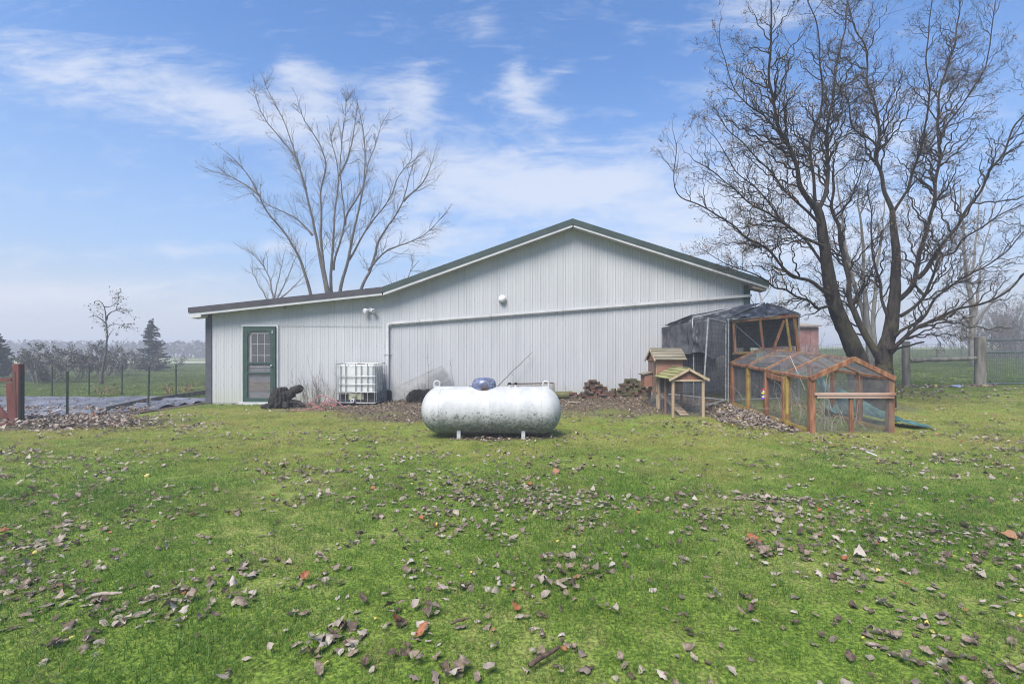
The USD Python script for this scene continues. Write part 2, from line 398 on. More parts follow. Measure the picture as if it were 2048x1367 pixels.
# boxed eave ends
q = wp(381, 633, OV)
obj('eave_box', MB().slab([(A[0][0] + .02, 0, A[0][1] - DK + .02), (tl + .03, 0, under(tl) + .01), (tl + .03, 0, under(tl) - .10), (A[0][0] + .03, 0, A[0][1] - DK - WH - .06)], (0, .03, 0)).box((A[0][0] + .03, 5.6, A[0][1] - DK - .03), (.025, 11.0, .16)).raw([], np.zeros((0, 3), int)) if False else MB().slab([(A[0][0] + .02, -OV - .004, A[0][1] - DK - .01), (tl + .06, -OV - .004, under(tl) + .04), (tl + .06, -OV - .004, under(tl) - .07), (A[0][0] + .05, -OV - .004, A[0][1] - DK - WH - .07)], (0, OV + .02, 0)), 'white_trim', barn)
obj('eave_box', MB().slab([(A[3][0] - .03, -OV + .03, A[3][1] - DK - .01), (tr - .05, -OV + .03, under(tr) + .02), (tr - .05, -OV + .03, under(tr) - .10), (A[3][0] - .06, -OV + .03, A[3][1] - DK - WH - .05)], (0, OV, 0)), 'board_weathered', barn, label='weathered boxed end of the right eave')
cl = MB().box((tl + .075, -.016, (under(tl) + zb(tl)) / 2 + .06), (.17, .022, under(tl) - zb(tl) - .06)).box((tl - .008, .06, (under(tl) + zb(tl)) / 2 + .06), (.02, .16, under(tl) - zb(tl) - .06))
obj('corner_trim', cl, 'corner_grey', barn, label='dark grey corner trim at the left end')
obj('corner_trim', MB().box((tr - .08, -.028, (under(tr) + zb(tr)) / 2 + .06), (.17, .02, under(tr) - zb(tr) - .1)), 'corner_green', barn, label='dark green corner trim at the right end')
# screws of the cladding
sc = MB()
for k in range(int((tr - tl) / RIB)):
    t = tl + k * RIB + .036
    if door_x[0] - .1 < t < door_x[1] + .1: rows = (under(t) - .1,)
    else: rows = [z for z in (.55, 1.05, 1.62, 2.2, 2.85, 3.5, 4.1) if z < under(t) - .12]
    for z in rows:
        sc.lathe([(.011, 0), (.011, -.005), (.0, -.008)], (t + R.normal(0, .002), -.010, z + .02 * t / 8 + R.normal(0, .006)), 6, 'y')
obj('screw_heads', sc, 'screw', barn, kind='stuff')
# horizontal joint lines over the door
jl = MB()
for (x0, y0, x1, y1) in ((478, 653, 489, 652), (556, 651, 765, 652.5), (520, 625, 762, 623)):
    a, c = wp(x0, y0), wp(x1, y1); jl.bar((a[0], -.0215, a[1]), (c[0], -.0215, c[1]), .003, .010)
obj('sheet_joint', jl, 'galvanised', barn)
# drain pipe sloping along the wall, its elbow and the drop at its left end
a, c, e = wp(1503, 590.5, .07), wp(782, 645.5, .07), wp(779, 778, .07)
el = [(c[0] + .10 * (1 - math.sin(q)) - .10, -.07, c[1] - .10 * (1 - math.cos(q)) - .004) for q in np.linspace(0, math.pi / 2, 6)]
path = [(a[0], -.07, a[1]), ((a[0] + c[0]) / 2, -.07, (a[1] + c[1]) / 2 + .004), (c[0] + .02, -.07, c[1])] + el + [(c[0] - .10, -.07, e[1])]
dpm = MB(); pp = np.array(path)
for k in range(len(pp) - 1): dpm.bar(pp[k] - unit(pp[k + 1] - pp[k]) * .004, pp[k + 1], .045, .072 - .001 * (k % 2), (0, 0, 1) if k < 4 else (1, 0, 0))
dp = obj('drain_pipe', dpm, 'white_trim', barn)
for k in range(5):
    w = (k + .6) / 5; x, z = a[0] + (c[0] - a[0]) * w, a[1] + (c[1] - a[1]) * w
    obj('pipe_strap', MB().box((x, -.070, z + .002), (.045, .064, .078)), 'wall', dp)
zs = wp(777, 708, .07)[1]
obj('pipe_strap', MB().box((c[0] - .10, -.022, zs), (.24, .006, .03)).box((c[0] - .10, -.068, zs), (.104, .07, .03)), 'wall', dp)
# screen door
door = thing('screen_door', 'green framed screen door with peeling paint', None, parent=barn)
x0, x1, z0, z1 = door_x[0], door_x[1], door_z[0], door_z[1]; W, H = x1 - x0, z1 - z0
yb = -.026
obj('door_slab', MB().box(((x0 + x1) / 2, yb - .004, (z0 + z1) / 2), (W - .06, .02, H - .04)), 'door_grey', door)
wx0, wx1, wz0, wz1 = x0 + W * .22, x0 + W * .86, z0 + H * .47, z0 + H * .915
for i in range(3):
    for j in range(3):
        obj('window_pane', MB().box((wx0 + (wx1 - wx0) * (i + .5) / 3, yb - .017, wz0 + (wz1 - wz0) * (j + .5) / 3), ((wx1 - wx0) / 3 - .012, .004, (wz1 - wz0) / 3 - .012)), 'pane', door)
for i in range(4):
    x = wx0 + (wx1 - wx0) * i / 3; obj('muntin', MB().box((x, yb - .021, (wz0 + wz1) / 2), (.05 if i in (0, 3) else .02, .012, wz1 - wz0 + .05)), 'window_trim', door)
for j in range(4):
    z = wz0 + (wz1 - wz0) * j / 3; obj('muntin', MB().box(((wx0 + wx1) / 2, yb - .0225, z), (wx1 - wx0 + .05, .012, .05 if j in (0, 3) else .02)), 'window_trim', door)
ff = yb - .060
for x, w in ((x0 + .026, .052), (x1 - .026, .052)):
    obj('door_casing', MB().cbox((x, ff + .022, (z0 + z1) / 2), (w, .085, H), .004), 'door_green', door)
obj('door_casing', MB().cbox(((x0 + x1) / 2, ff + .020, z1 - .02), (W + .002, .085, .05), .004), 'door_green', door)
for x in (x0 + .095, x1 - .095):
    obj('stile', MB().cbox((x, ff - .006, (z0 + z1) / 2 - .02), (.085, .03, H - .07), .003), 'door_green', door)
for z, h in ((z1 - .085, .085), (z0 + H * .515, .055), (z0 + H * .385, .05), (z0 + .06, .11)):
    obj('rail', MB().cbox(((x0 + x1) / 2, ff - .004, z), (W - .10, .028, h), .003), 'door_green', door)
for sx in (-1, 1):
    cx = (x0 + x1) / 2 + sx * (W / 2 - .137); zt = z1 - .127
    obj('corner_bracket', MB().slab([(cx, ff - .012, zt), (cx - sx * .10, ff - .012, zt), (cx - sx * .07, ff - .012, zt - .03), (cx - sx * .02, ff - .012, zt - .09), (cx, ff - .012, zt - .13)], (0, .02, 0)), 'door_green', door)
obj('lower_board', MB().box(((x0 + x1) / 2, yb - .022, z0 + H * .205), (W - .24, .012, .26)), 'board_weathered', door)
obj('insect_screen', MB().grid((x0 + .13, ff, z0 + .11), (x1 - .13, ff, z0 + .11), (x1 - .13, ff, z1 - .12), (x0 + .13, ff, z1 - .12), .011, .0013), 'screen_wire', door)
obj('handle', MB().lathe([(.0, -.06), (.024, -.055), (.028, -.035), (.014, -.02), (.012, 0)], (x1 - .085, ff - .02, z0 + H * .485), 12, 'y'), 'galvanised', door, 40)
obj('hinge', MB().box((x1 - .075, ff - .026, z1 - .15), (.03, .012, .09)), 'galvanised', door)
obj('threshold', MB().cbox(((x0 + x1) / 2, -.09, z0 - .035), (W + .16, .17, .07), .006), 'white_trim', door)
obj('door_trim', MB().box((x0 - .03, -.030, (z0 + z1) / 2), (.06, .03, H)).box((x1 + .03, -.030, (z0 + z1) / 2), (.06, .03, H)).box(((x0 + x1) / 2, -.030, z1 + .025), (W + .12, .03, .05)), 'white_trim', door)
# lamps on the wall
t, z = wp(1004.5, 597, .1)
lm = obj('round_lamp', MB().lathe([(0, -.14), (.055, -.135), (.085, -.11), (.098, -.07), (.10, -.05), (.085, -.045), (.075, -.0)], (t, -.01, z), 20, 'y'), 'lamp_white', barn, 40)
obj('lamp_rim', MB().lathe([(.1, -.062), (.108, -.06), (.108, -.045), (.1, -.042)], (t, -.01, z), 20, 'y'), 'soffit', lm, 40)
t, z = wp(739, 619, .1)
fl = thing('flood_lamp', None, None, parent=barn)
obj('junction_box', MB().lathe([(0, -.05), (.055, -.045), (.06, 0)], (t + .01, -.02, z), 14, 'y'), 'lamp_white', fl, 40)
for sx in (-1, 1):
    d = unit((sx * .55, -.8, -.35)); c0 = np.array([t + sx * .05 + .01, -.07, z])
    a1 = unit(np.cross(d, (0, 0, 1))); path = [c0 + d * k for k in (0, .03, .06, .12, .15)]
    obj('lamp_head', MB().tube(path, [.025, .03, .05, .068, .06], 14), 'lamp_white' if sx < 0 else 'soffit', fl, 40)
t, z = wp(569, 614, .05)
obj('cable_hook', MB().box((t, -.03, z), (.02, .03, .07)), 'corner_grey', barn)

# ------------------------------------------------------------------ haze
HB = (-420, 420, -40, 620, -3.0, 12.5)
def haze():
    g = G(); v = g.add('principled_volume', 'volume', color=(.84, .85, .88), density=HAZE, anisotropy=.15)
    m = g.done('haze_look', None, v)
    b = MB().box(((HB[0] + HB[1]) / 2, (HB[2] + HB[3]) / 2, (HB[4] + HB[5]) / 2), (HB[1] - HB[0], HB[3] - HB[2], HB[5] - HB[4]))
    obj('haze', b, m, label='thin pale mist hanging over the yard and fields', cat='mist', kind='stuff')
# ------------------------------------------------------------------ grass
def grass_material(name, g1, g2, s1, s2, lo=.40, hi=.62, amount=.9):
    g = G(); pos = g.add('geometry', 'position')
    n1, n2 = g.noise(pos, .55, 4, .6), g.noise(pos, 3.2, 5, .6)
    f = g.m('add', g.m('multiply', n1, .55), g.m('multiply', n2, .45))
    y = g.add('separate_xyz', 'y', {'vector': pos})
    f = g.m('add', f, g.m('multiply', g.m('multiply', g.smooth(y, 3.5, 8.5), g.smooth(y, 16, 11)), .25))
    r = g.add('geometry', 'random_per_island')
    green = g.mix(r, g1, g2); straw = g.mix(r, s1, s2)
    pick = g.m('add', g.m('multiply', f, .75), g.m('multiply', r, .25))
    col = g.mix(g.smooth(pick, lo, hi, .0, amount), green, straw)
    b = g.add('principled_bsdf', 'BSDF', {'base_color': col}, roughness=.45, specular_ior_level=.4)
    t = g.add('translucent_bsdf', 'BSDF', {'color': col})
    M[name] = g.done(name, g.add('mix_closure', 'closure', {'closure1': b, 'closure2': t}, fac=.45))


grass_material('grass_blade', (.085, .170, .018), (.33, .44, .050), (.42, .365, .11), (.62, .54, .27))
grass_material('field_blade', (.09, .13, .03), (.19, .25, .06), (.24, .22, .10), (.36, .33, .17))
grass_material('grass_dry', (.20, .165, .07), (.33, .27, .13), (.27, .22, .11), (.42, .35, .20))


def blades(n, size, hmin, hmax, w, rng, lean=1.7, seg=2):
    """n curved blades standing on a square patch."""
    x, y = rng.uniform(-size / 2, size / 2, n), rng.uniform(-size / 2, size / 2, n)
    h = rng.uniform(hmin, hmax, n) * np.where(rng.random(n) < .12, 1.35, 1); az = rng.uniform(0, 2 * np.pi, n); ln = rng.uniform(.1, lean, n) * h
    fa = az + rng.normal(np.pi / 2, .5, n); ww = w * rng.uniform(.6, 1.3, n)
    V, Fs = [], []
    rows = []
    for k in range(seg + 1):
        t = k / seg; wid = ww * (1 - t) if k < seg else np.zeros(n) + ww * .08
        if k == 0: wid = ww * .8
        cx, cy, cz = x + np.cos(az) * ln * t ** 1.7, y + np.sin(az) * ln * t ** 1.7, h * (t - .28 * t * t * (ln / h)) - .006
        rows.append(np.stack([np.stack([cx - np.cos(fa) * wid / 2, cy - np.sin(fa) * wid / 2, cz], -1), np.stack([cx + np.cos(fa) * wid / 2, cy + np.sin(fa) * wid / 2, cz], -1)], 1))
    v = np.stack(rows, 1).reshape(-1, 3)                       # n, seg+1, 2
    per = 2 * (seg + 1); base = np.arange(n)[:, None] * per
    for k in range(seg):
        Fs.append(np.concatenate([base + 2 * k, base + 2 * k + 1, base + 2 * k + 3, base + 2 * k + 2], 1))
    return v, np.vstack(Fs)


def instancer(name, protos, pos, idx, quat, scale, label, cat, parent=None):
    """protos: (mesh, material, smooth); one stuff object of many copies."""
    pi = UsdGeom.PointInstancer.Define(stage, numbered(P(parent), name)); path = str(pi.GetPath())
    for k, (m, mt, sm) in enumerate(protos):
        usdkit.mesh(stage, f'{path}/piece_{k:03d}', m, M[mt], smooth=sm)
        pi.CreatePrototypesRel().AddTarget(f'{path}/piece_{k:03d}')
    pi.CreateProtoIndicesAttr(Vt.IntArray.FromNumpy(np.asarray(idx, np.int32)))
    pi.CreatePositionsAttr(Vt.Vec3fArray.FromNumpy(np.asarray(pos, np.float32)))
    pi.CreateOrientationsAttr(Vt.QuathArray([Gf.Quath(float(q[0]), float(q[1]), float(q[2]), float(q[3])) for q in quat]))
    pi.CreateScalesAttr(Vt.Vec3fArray.FromNumpy(np.repeat(np.asarray(scale, np.float32)[:, None], 3, 1)))
    return tag(pi.GetPrim(), label, cat, None, 'stuff')


def zquat(a): return np.stack([np.cos(a / 2), 0 * a, 0 * a, np.sin(a / 2)], -1)


def in_view(x, y, m=1.14): return (np.abs(x) < m * y + .6)


def no_grass(x, y):
    """Inside the barn, on the covered garden bed."""
    t = x * math.cos(TH) - (y - WY) * math.sin(TH); o = x * math.sin(TH) + (y - WY) * math.cos(TH)
    barn_in = (t > tl - .02) & (t < tr + .02) & (o > -.04) & (o < DEPTH)
    bed = (x < -8.6 + .0 * y) & (x > -15) & (y > 10.3) & (y < 14.2)
    return barn_in | bed


gr = np.random.default_rng(11); pos, idx, ang, scl = [], [], [], []
S = .28
bx, by = np.meshgrid(np.arange(-18, 22, S), np.arange(1.7, 16.5, S), indexing='ij'); bx, by = bx.ravel(), by.ravel()
bx, by = bx + gr.uniform(-.05, .05, bx.size), by + gr.uniform(-.05, .05, bx.size)
k = in_view(bx, by) & ~no_grass(bx, by); bx, by = bx[k], by[k]
dirt = yard_dirt(bx, by); keep = gr.random(bx.size) > dirt * 1.15
near = by < 5.2
protos = [((blades(430, S + .05, .022, .056, .0044, gr)), 'grass_blade', False) for _ in range(4)] + [((blades(250, S + .05, .022, .050, .006, gr)), 'grass_blade', False) for _ in range(4)]
protos += [((blades(130, S + .06, .012, .042, .0055, gr, 1.8)), 'grass_dry', False) for _ in range(3)]
protos += [((blades(22, .16, .06, .11, .0050, gr, 1.4, 3)), 'grass_blade', False), ((blades(26, .20, .06, .10, .005, gr, 1.5, 3)), 'grass_dry', False)]
hvs = meshkit.fbm(np.stack([bx * 1.3, by * 1.3, 0 * bx + 7], -1), 3)
for x, y, d, kp, nr, hv in zip(bx, by, dirt, keep, near, hvs):
    if kp: pos.append((x, y)); idx.append(gr.integers(0, 4) + (0 if nr else 4)); ang.append(gr.uniform(0, 6.28)); scl.append(gr.uniform(.8, 1.2) * (.55 + .9 * hv))
    if gr.random() < .45 + .4 * (d > .2): pos.append((x + gr.uniform(-.1, .1), y + gr.uniform(-.1, .1))); idx.append(gr.integers(8, 11)); ang.append(gr.uniform(0, 6.28)); scl.append(gr.uniform(.7, 1.3))
    if gr.random() < .42 * (1 - d): pos.append((x + gr.uniform(-.1, .1), y + gr.uniform(-.1, .1))); idx.append(11); ang.append(gr.uniform(0, 6.28)); scl.append(gr.uniform(.6, 1.0))
    if gr.random() < .05: pos.append((x, y)); idx.append(12); ang.append(gr.uniform(0, 6.28)); scl.append(gr.uniform(.6, 1.1))
q = np.array(pos); instancer('grass', protos, np.c_[q, ground(q[:, 0], q[:, 1])], idx, zquat(np.array(ang)), scl, 'short green and yellowed grass covering the yard', 'grass')
# the fields further off: larger tufts
pos, idx, ang, scl = [], [], [], []
for S2, y0, y1, pr in ((.7, 15.8, 30, 0), (1.3, 30, 62, 3)):
    bx, by = np.meshgrid(np.arange(-75, 80, S2), np.arange(y0, y1, S2), indexing='ij'); bx, by = bx.ravel() + gr.uniform(-.2, .2, bx.size), by.ravel() + gr.uniform(-.2, .2, bx.size)
    k = in_view(bx, by) & ~no_grass(bx, by) & ((bx < -.60 * by) | (bx > .44 * by)); bx, by = bx[k], by[k]
    for x, y in zip(bx, by): pos.append((x, y)); idx.append(pr + gr.integers(0, 3)); ang.append(gr.uniform(0, 6.28)); scl.append(gr.uniform(.8, 1.3))
protos = [((blades(420, .85, .04, .075, .011, gr)), 'field_blade', False) for _ in range(3)] + [((blades(360, 1.5, .05, .09, .022, gr)), 'field_blade', False) for _ in range(3)]
q = np.array(pos); instancer('field_grass', protos, np.c_[q, ground(q[:, 0], q[:, 1])], idx, zquat(np.array(ang)), scl, 'rough grass of the misty fields behind the barn and fence', 'grass')

# ------------------------------------------------------------------ fallen leaves
def leaf_mat(name, a, b, c):
    g = G(); pos = g.add('geometry', 'position'); n = g.noise(pos, 55, 4, .6)
    col = g.mix(g.smooth(n, .35, .65), a, b)
    back = g.add('geometry', 'backfacing'); col = g.mix(back, col, c)
    p = g.add('principled_bsdf', 'BSDF', {'base_color': col, 'normal': g.bump(n, .5, .004)}, roughness=.65, specular_ior_level=.3)
    M[name] = g.done(name, g.add('mix_closure', 'closure', {'closure1': p, 'closure2': g.add('translucent_bsdf', 'BSDF', {'color': col})}, fac=.15))


leaf_mat('leaf_grey', (.145, .105, .075), (.235, .185, .145), (.28, .235, .195))
leaf_mat('leaf_brown', (.06, .040, .030), (.12, .085, .062), (.16, .125, .105))
leaf_mat('leaf_pale', (.24, .195, .155), (.34, .285, .235), (.36, .31, .27))
leaf_mat('leaf_rust', (.20, .065, .028), (.30, .12, .055), (.27, .14, .08))
leaf_mat('leaf_yellow', (.42, .33, .06), (.50, .42, .10), (.45, .38, .12))
LEAF_MATS = ['leaf_grey', 'leaf_brown', 'leaf_pale', 'leaf_rust', 'leaf_yellow']


def leaf_mesh(rng, curl=1.0, lobed=False):
    """A dry leaf: pointed outline on a 6 x 5 grid, cupped, twisted, edges rolled."""
    nu, nv = 7, 5; t = np.linspace(0, 1, nu); s = np.linspace(-1, 1, nv)
    T, Sg = np.meshgrid(t, s, indexing='ij')
    wid = rng.uniform(.26, .40) * np.sin(np.pi * T ** rng.uniform(.7, .95)) ** rng.uniform(.6, .8) * (1 - .2 * T) + .004
    if lobed: wid = wid * (1 + .45 * np.sin(T * 15 + rng.uniform(0, 6)))
    x, y = T - .5 + rng.normal(0, .015, T.shape), Sg * wid * (1 + .16 * rng.normal(size=T.shape)) + .10 * np.sin(T * 3 + rng.uniform(0, 6))
    c1, c2, tw = rng.uniform(.3, 1.25) * curl * rng.choice([-1, 1], p=[.3, .7]), rng.uniform(-.2, 1.0) * curl, rng.uniform(-.8, .8) * curl
    z = c1 * (y * y) * 2.2 + c2 * (x * x) * .9 + tw * x * y + rng.normal(0, .034, T.shape) * curl - .03 * (np.abs(Sg) < .1)
    z += .10 * np.sin(x * rng.uniform(4, 9) + rng.uniform(0, 6)) * curl * .6
    v = np.stack([x, y, z], -1).reshape(-1, 3); i, j = np.meshgrid(np.arange(nu - 1), np.arange(nv - 1), indexing='ij')
    f = np.stack([i * nv + j, (i + 1) * nv + j, (i + 1) * nv + j + 1, i * nv + j + 1], -1).reshape(-1, 4)
    b = MB().raw(v, f); st = np.array([[-.5, 0, z[0, 2]], [-.62, .02, z[0, 2] + .03], [-.74, .05, z[0, 2] + .02]])
    b.tube(st, .012, 3, False); v, f = b.mesh(); v[:, 2] -= np.quantile(v[:, 2], .25); return v, f


lr = np.random.default_rng(5); variants = [leaf_mesh(lr, lr.uniform(.6, 1.25), k % 5 == 4) for k in range(14)]


def leaf_field(rng, n, x0, x1, y0, y1, power=2.0):
    """Clumped random places."""
    x, y = rng.uniform(x0, x1, n * 8), rng.uniform(y0, y1, n * 8)
    d = meshkit.fbm(np.stack([x * .8, y * 1.1, 0 * x + 9], -1), 3) * .55 + meshkit.fbm(np.stack([x * 3.3, y * 3.3, 0 * x + 4], -1), 2) * .45
    k = rng.random(x.size) < np.clip((d - .32) * 2.4, .02, 1) ** power
    k &= in_view(x, y, 1.1) & ~no_grass(x, y)
    return x[k][:n], y[k][:n]


def tilt_quat(rng, n, sd):
    az, tl_, ta = rng.uniform(0, 2 * np.pi, n), np.clip(rng.normal(0, sd, n), -.55, .55), rng.uniform(0, 2 * np.pi, n)
    flip = np.where(rng.random(n) < .4, np.pi, 0)
    out = []
    for a, t, b, fl in zip(az, tl_, ta, flip):
        q1 = Gf.Rotation((0, 0, 1), math.degrees(a)); q2 = Gf.Rotation((math.cos(b), math.sin(b), 0), math.degrees(t + fl))
        q = (q2 * q1).GetQuat() if False else (Gf.Rotation((1, 0, 0), math.degrees(fl)) * q1 * Gf.Rotation((math.cos(b), math.sin(b), 0), math.degrees(t))).GetQuat()
        out.append((q.GetReal(), *q.GetImaginary()))
    return np.array(out)


def quat_apply(q, v):
    w, u = q[0], np.asarray(q[1:]); return v + 2 * np.cross(u, np.cross(u, v) + w * v)


A_, B_ = leaf_field(lr, 560, -5.2, 5.2, 1.95, 4.9)
order = np.argsort(B_); pick = order[:292]
qs = tilt_quat(lr, len(A_), .26); MATP = [.48, .36, .15, .01, .0]
for i in pick:
    v, f = variants[lr.integers(0, 14)]; s = lr.uniform(.034, .076); mt = LEAF_MATS[lr.choice(5, p=MATP)]
    s *= .45 if mt == 'leaf_yellow' else 1
    w = quat_apply(qs[i], v * s) + [A_[i], B_[i], float(ground(A_[i], B_[i])) + lr.uniform(.012, .036)]
    obj('leaf', (w, f), mt, lawn, True, label={'leaf_rust': 'rust red leaf', 'leaf_yellow': 'small yellow leaf'}.get(mt))
for (px, py, mt, s, lb) in ((1504, 1082, 'leaf_rust', .10, 'bright rust red curled leaf on a clump of grey leaves'), (1500, 1098, 'leaf_rust', .10, 'second rust red leaf on the clump of grey leaves'), (845, 1275, 'leaf_rust', .085, 'dark rust leaf in the foreground'), (608, 1166, 'leaf_rust', .065, 'small orange leaf'), (1112, 946, 'leaf_rust', .13, 'pale orange leaf'), (2012, 1080, 'leaf_rust', .12, 'orange leaf near the right edge'), (8, 1072, 'leaf_rust', .13, 'red leaf at the left edge'), (1666, 893, 'leaf_rust', .16, 'long orange leaf in front of the pen')):
    Y = EYE * F / (py - HORIZON); x = (px - 1024) / F * Y; v, f = variants[lr.integers(0, 14)]
    obj('leaf', (quat_apply(tilt_quat(lr, 1, .3)[0], v * s) + [x, Y, float(ground(x, Y)) + .045], f), mt, lawn, True, label=lb)
# the rest of them
lp, li, lq, ls = [], [], [], []
def strew(xs, ys, lo, hi, up=(.008, .034), probs=MATP, sd=.27):
    n = len(xs); lq.extend(tilt_quat(lr, n, sd)); ls.extend(lr.uniform(lo, hi, n)); z = ground(xs, ys) + lr.uniform(*up, n)
    lp.extend(np.c_[xs, ys, z]); li.extend(lr.choice(5, n, p=probs) * 7 + lr.integers(0, 7, n))
strew(A_[order[292:]], B_[order[292:]], .04, .08)
strew(*leaf_field(lr, 2400, -10.5, 10.5, 4.6, 9.6, 1.5), .045, .085)
strew(*leaf_field(lr, 2300, -5, 5, 1.9, 5.2, 1.5), .03, .068, (.005, .025))
strew(*leaf_field(lr, 1500, -8, 10, 1.9, 8, 1.2), .018, .038, probs=[.3, .40, .15, .05, .10])
strew(*leaf_field(lr, 520, 5.5, 19, 9, 17.5, 1.5), .06, .12)
strew(*leaf_field(lr, 200, -12, -5, 8, 13.5, 1.5), .05, .10)
cx, cy = lr.uniform(-7.3, 5.3, 26000), lr.uniform(7.5, 13.5, 26000); k = (lr.random(26000) < yard_dirt(cx, cy) ** 1.5 * .9) & ~no_grass(cx, cy)
cx, cy = cx[k][:6500], cy[k][:6500]; strew(cx, cy, .02, .070, (.003, .03), [.28, .54, .11, .06, .01], .4)
# the drift along the run and the pile by the garden bed
n = 1000; u = lr.uniform(0, 1, n); px_ = 5.12 - np.abs(lr.normal(0, .20, n)) - .1 * np.sin(u * 9); strew(px_, 8.55 + 2.7 * u, .04, .085, (.0, .06), [.5, .25, .23, .01, .01], .7)
n = 1500; a = lr.normal(0, 1, n); b = lr.normal(0, 1, n); bx_, by_ = -8.75 + a * .85 + b * .2, 9.75 + b * .38 - .28 * a; strew(bx_, by_, .05, .11, (.0, .14), [.46, .26, .25, .03, .0], .7)
n = 900; a = lr.uniform(0, 1, n); strew(4.05 + 1.1 * a, 9.55 + lr.normal(0, .45, n) + .3 * a, .05, .10, (0, .07), [.5, .32, .17, .005, .005], .6)
for (px, py, n, sp) in ((1520, 1105, 26, .16), (1130, 1130, 14, .12), (820, 1215, 10, .1), (650, 1300, 16, .15), (470, 1190, 16, .16), (1050, 1020, 12, .16), (1680, 1090, 10, .2), (1980, 1010, 18, .3), (1460, 1210, 9, .12), (150, 960, 14, .3), (1090, 1200, 10, .15), (860, 1340, 12, .12)):
    Y = EYE * F / (py - HORIZON); x = (px - 1024) / F * Y
    strew(x + lr.normal(0, sp, n), Y + lr.normal(0, sp * .8, n), .045, .085, (.02, .06), [.45, .3, .24, .005, .005], .5)
instancer('leaf_litter', [(variants[(m * 3 + k) % 14], LEAF_MATS[m], True) for m in range(5) for k in range(7)], lp, li, lq, ls, 'grey and brown dead leaves strewn over the yard and drifted along pen and garden bed', 'leaves')
# a few twigs and bark pieces in the grass
for (px, py, L, r, an, lb) in ((1090, 1330, .19, .011, .7, 'dark twig lying among leaves near the bottom edge'), (215, 1203, .16, .010, .1, 'pale bark strip in the grass at lower left'), (920, 1258, .10, .006, .5, 'thin pale twig left of the dark twig')):
    Y = EYE * F / (py - HORIZON); x = (px - 1024) / F * Y; d = np.array([math.cos(an), math.sin(an), .06]) * L / 2; c = np.array([x, Y, float(ground(x, Y)) + .045])
    obj('fallen_twig', MB().tube([c - d, c - d * .3 + [0, 0, .006], c + d * .4, c + d], [r, r * 1.1, r, r * .6], 7), 'leaf_brown' if 'dark' in lb else 'leaf_pale', None, True, label=lb, cat='twig')
Y = EYE * F / (912 - HORIZON); x = (1743 - 1024) / F * Y
obj('white_scrap', MB().cbox((x, Y, float(ground(x, Y)) + .05), (.13, .045, .012), .003, trimesh.transformations.rotation_matrix(-.6, (0, 0, 1))[:3, :3] @ trimesh.transformations.rotation_matrix(.35, (0, 1, 0))[:3, :3]), 'white_trim', label='small white plastic strip lying in the grass before the pen', cat='scrap')
# ------------------------------------------------------------------ gas tank
def tank_material():
    g = G(); pos = g.add('geometry', 'position'); z = g.add('separate_xyz', 'z', {'vector': pos})
    n = g.noise(g.map(pos, (3, 3, 1)), 2, 5, .6)
    col = g.mix(g.smooth(n, .3, .7), (.33, .335, .34), (.43, .43, .435))
    low = g.smooth(g.m('add', z, g.m('multiply', g.m('subtract', g.noise(pos, 6, 6, .65), .5), .42)), .50, .16)          # green black lichen on the belly
    lich = g.noise(pos, 26, 6, .7)
    col = g.mix(g.m('multiply', low, g.smooth(lich, .33, .55, .25, .92)), col, (.12, .125, .10))
    fl = g.noise(g.map(pos, (1, 1, 1.3)), 21, 5, .7, .6); band = g.smooth(z, .68, .30, .0, .13)
    col = g.mix(g.smooth(g.m('add', fl, band), .672, .690, 0, .9), col, (.09, .09, .085))                           # flaked paint
    fine = g.noise(pos, 70, 4, .6); col = g.mix(g.smooth(fine, .70, .76, 0, .6), col, (.16, .15, .14))
    st = g.noise(g.map(pos, (14, 14, 1.2)), 1, 4, .6); col = g.mix(g.smooth(st, .52, .75, 0, .30), col, (.35, .35, .34))
    M['tank'] = g.done('tank', g.add('principled_bsdf', 'BSDF', {'base_color': col, 'normal': g.bump(fl, .2, .003)}, roughness=.58, specular_ior_level=.3))


def lid_material():
    g = G(); pos = g.add('geometry', 'position'); n = g.noise(pos, 14, 6, .65); n2 = g.noise(pos, 30, 5, .7)
    z = g.add('separate_xyz', 'z', {'vector': pos})
    col = g.mix(g.smooth(n, .40, .60), (.055, .075, .19), (.17, .20, .30))
    col = g.mix(g.smooth(n2, .46, .58, 0, .8), col, (.085, .075, .07))
    M['lid'] = g.done('lid', g.add('principled_bsdf', 'BSDF', {'base_color': col}, roughness=.35, specular_ior_level=.5))


tank_material(); lid_material()
plain('black_plastic', (.012, .012, .013), (.03, .03, .03), 8, .5)
plain('rust_brown', (.06, .04, .03), (.11, .075, .055), 9, .8)
TX, TY, TZ, TR, TLEN = -.352, 8.20, .450, .398, 2.36
tk = thing('gas_tank', 'white propane tank on short legs with flaking paint and a green stained belly', 'gas tank', (TX, TY, 0), -.035)
n = 40; prof = []
half = TLEN / 2; cap = .335
for a in np.linspace(0, np.pi / 2, 12): prof.append((TR * math.sin(a) ** .92, -half + cap * (1 - math.cos(a))))
prof += [(TR, x) for x in np.linspace(-half + cap + .08, half - cap - .08, 9)] + [(r, -x) for r, x in prof[::-1]]
obj('tank_shell', MB().lathe(prof, (0, 0, TZ), 48, 'x'), 'tank', tk, True)
for x in (-half + cap + .01, half - cap - .01, 0.0):
    obj('weld_seam', MB().lathe([(TR - .003, x - .012), (TR + .004, x - .004), (TR + .004, x + .004), (TR - .003, x + .012)], (0, 0, TZ), 48, 'x'), 'tank', tk, True)
lx = (968 - 1024) / F * TY - TX
lid = obj('valve_lid', MB().lathe([(.205, -.10), (.207, .02), (.198, .06), (.19, .095), (.16, .128), (.10, .146), (.0, .152)], (lx, -.0, TZ + TR - .0), 32), 'lid', tk, 45)
obj('lid_band', MB().lathe([(.206, .00), (.212, .003), (.212, .016), (.206, .02)], (lx, 0, TZ + TR), 32), 'lid', lid)
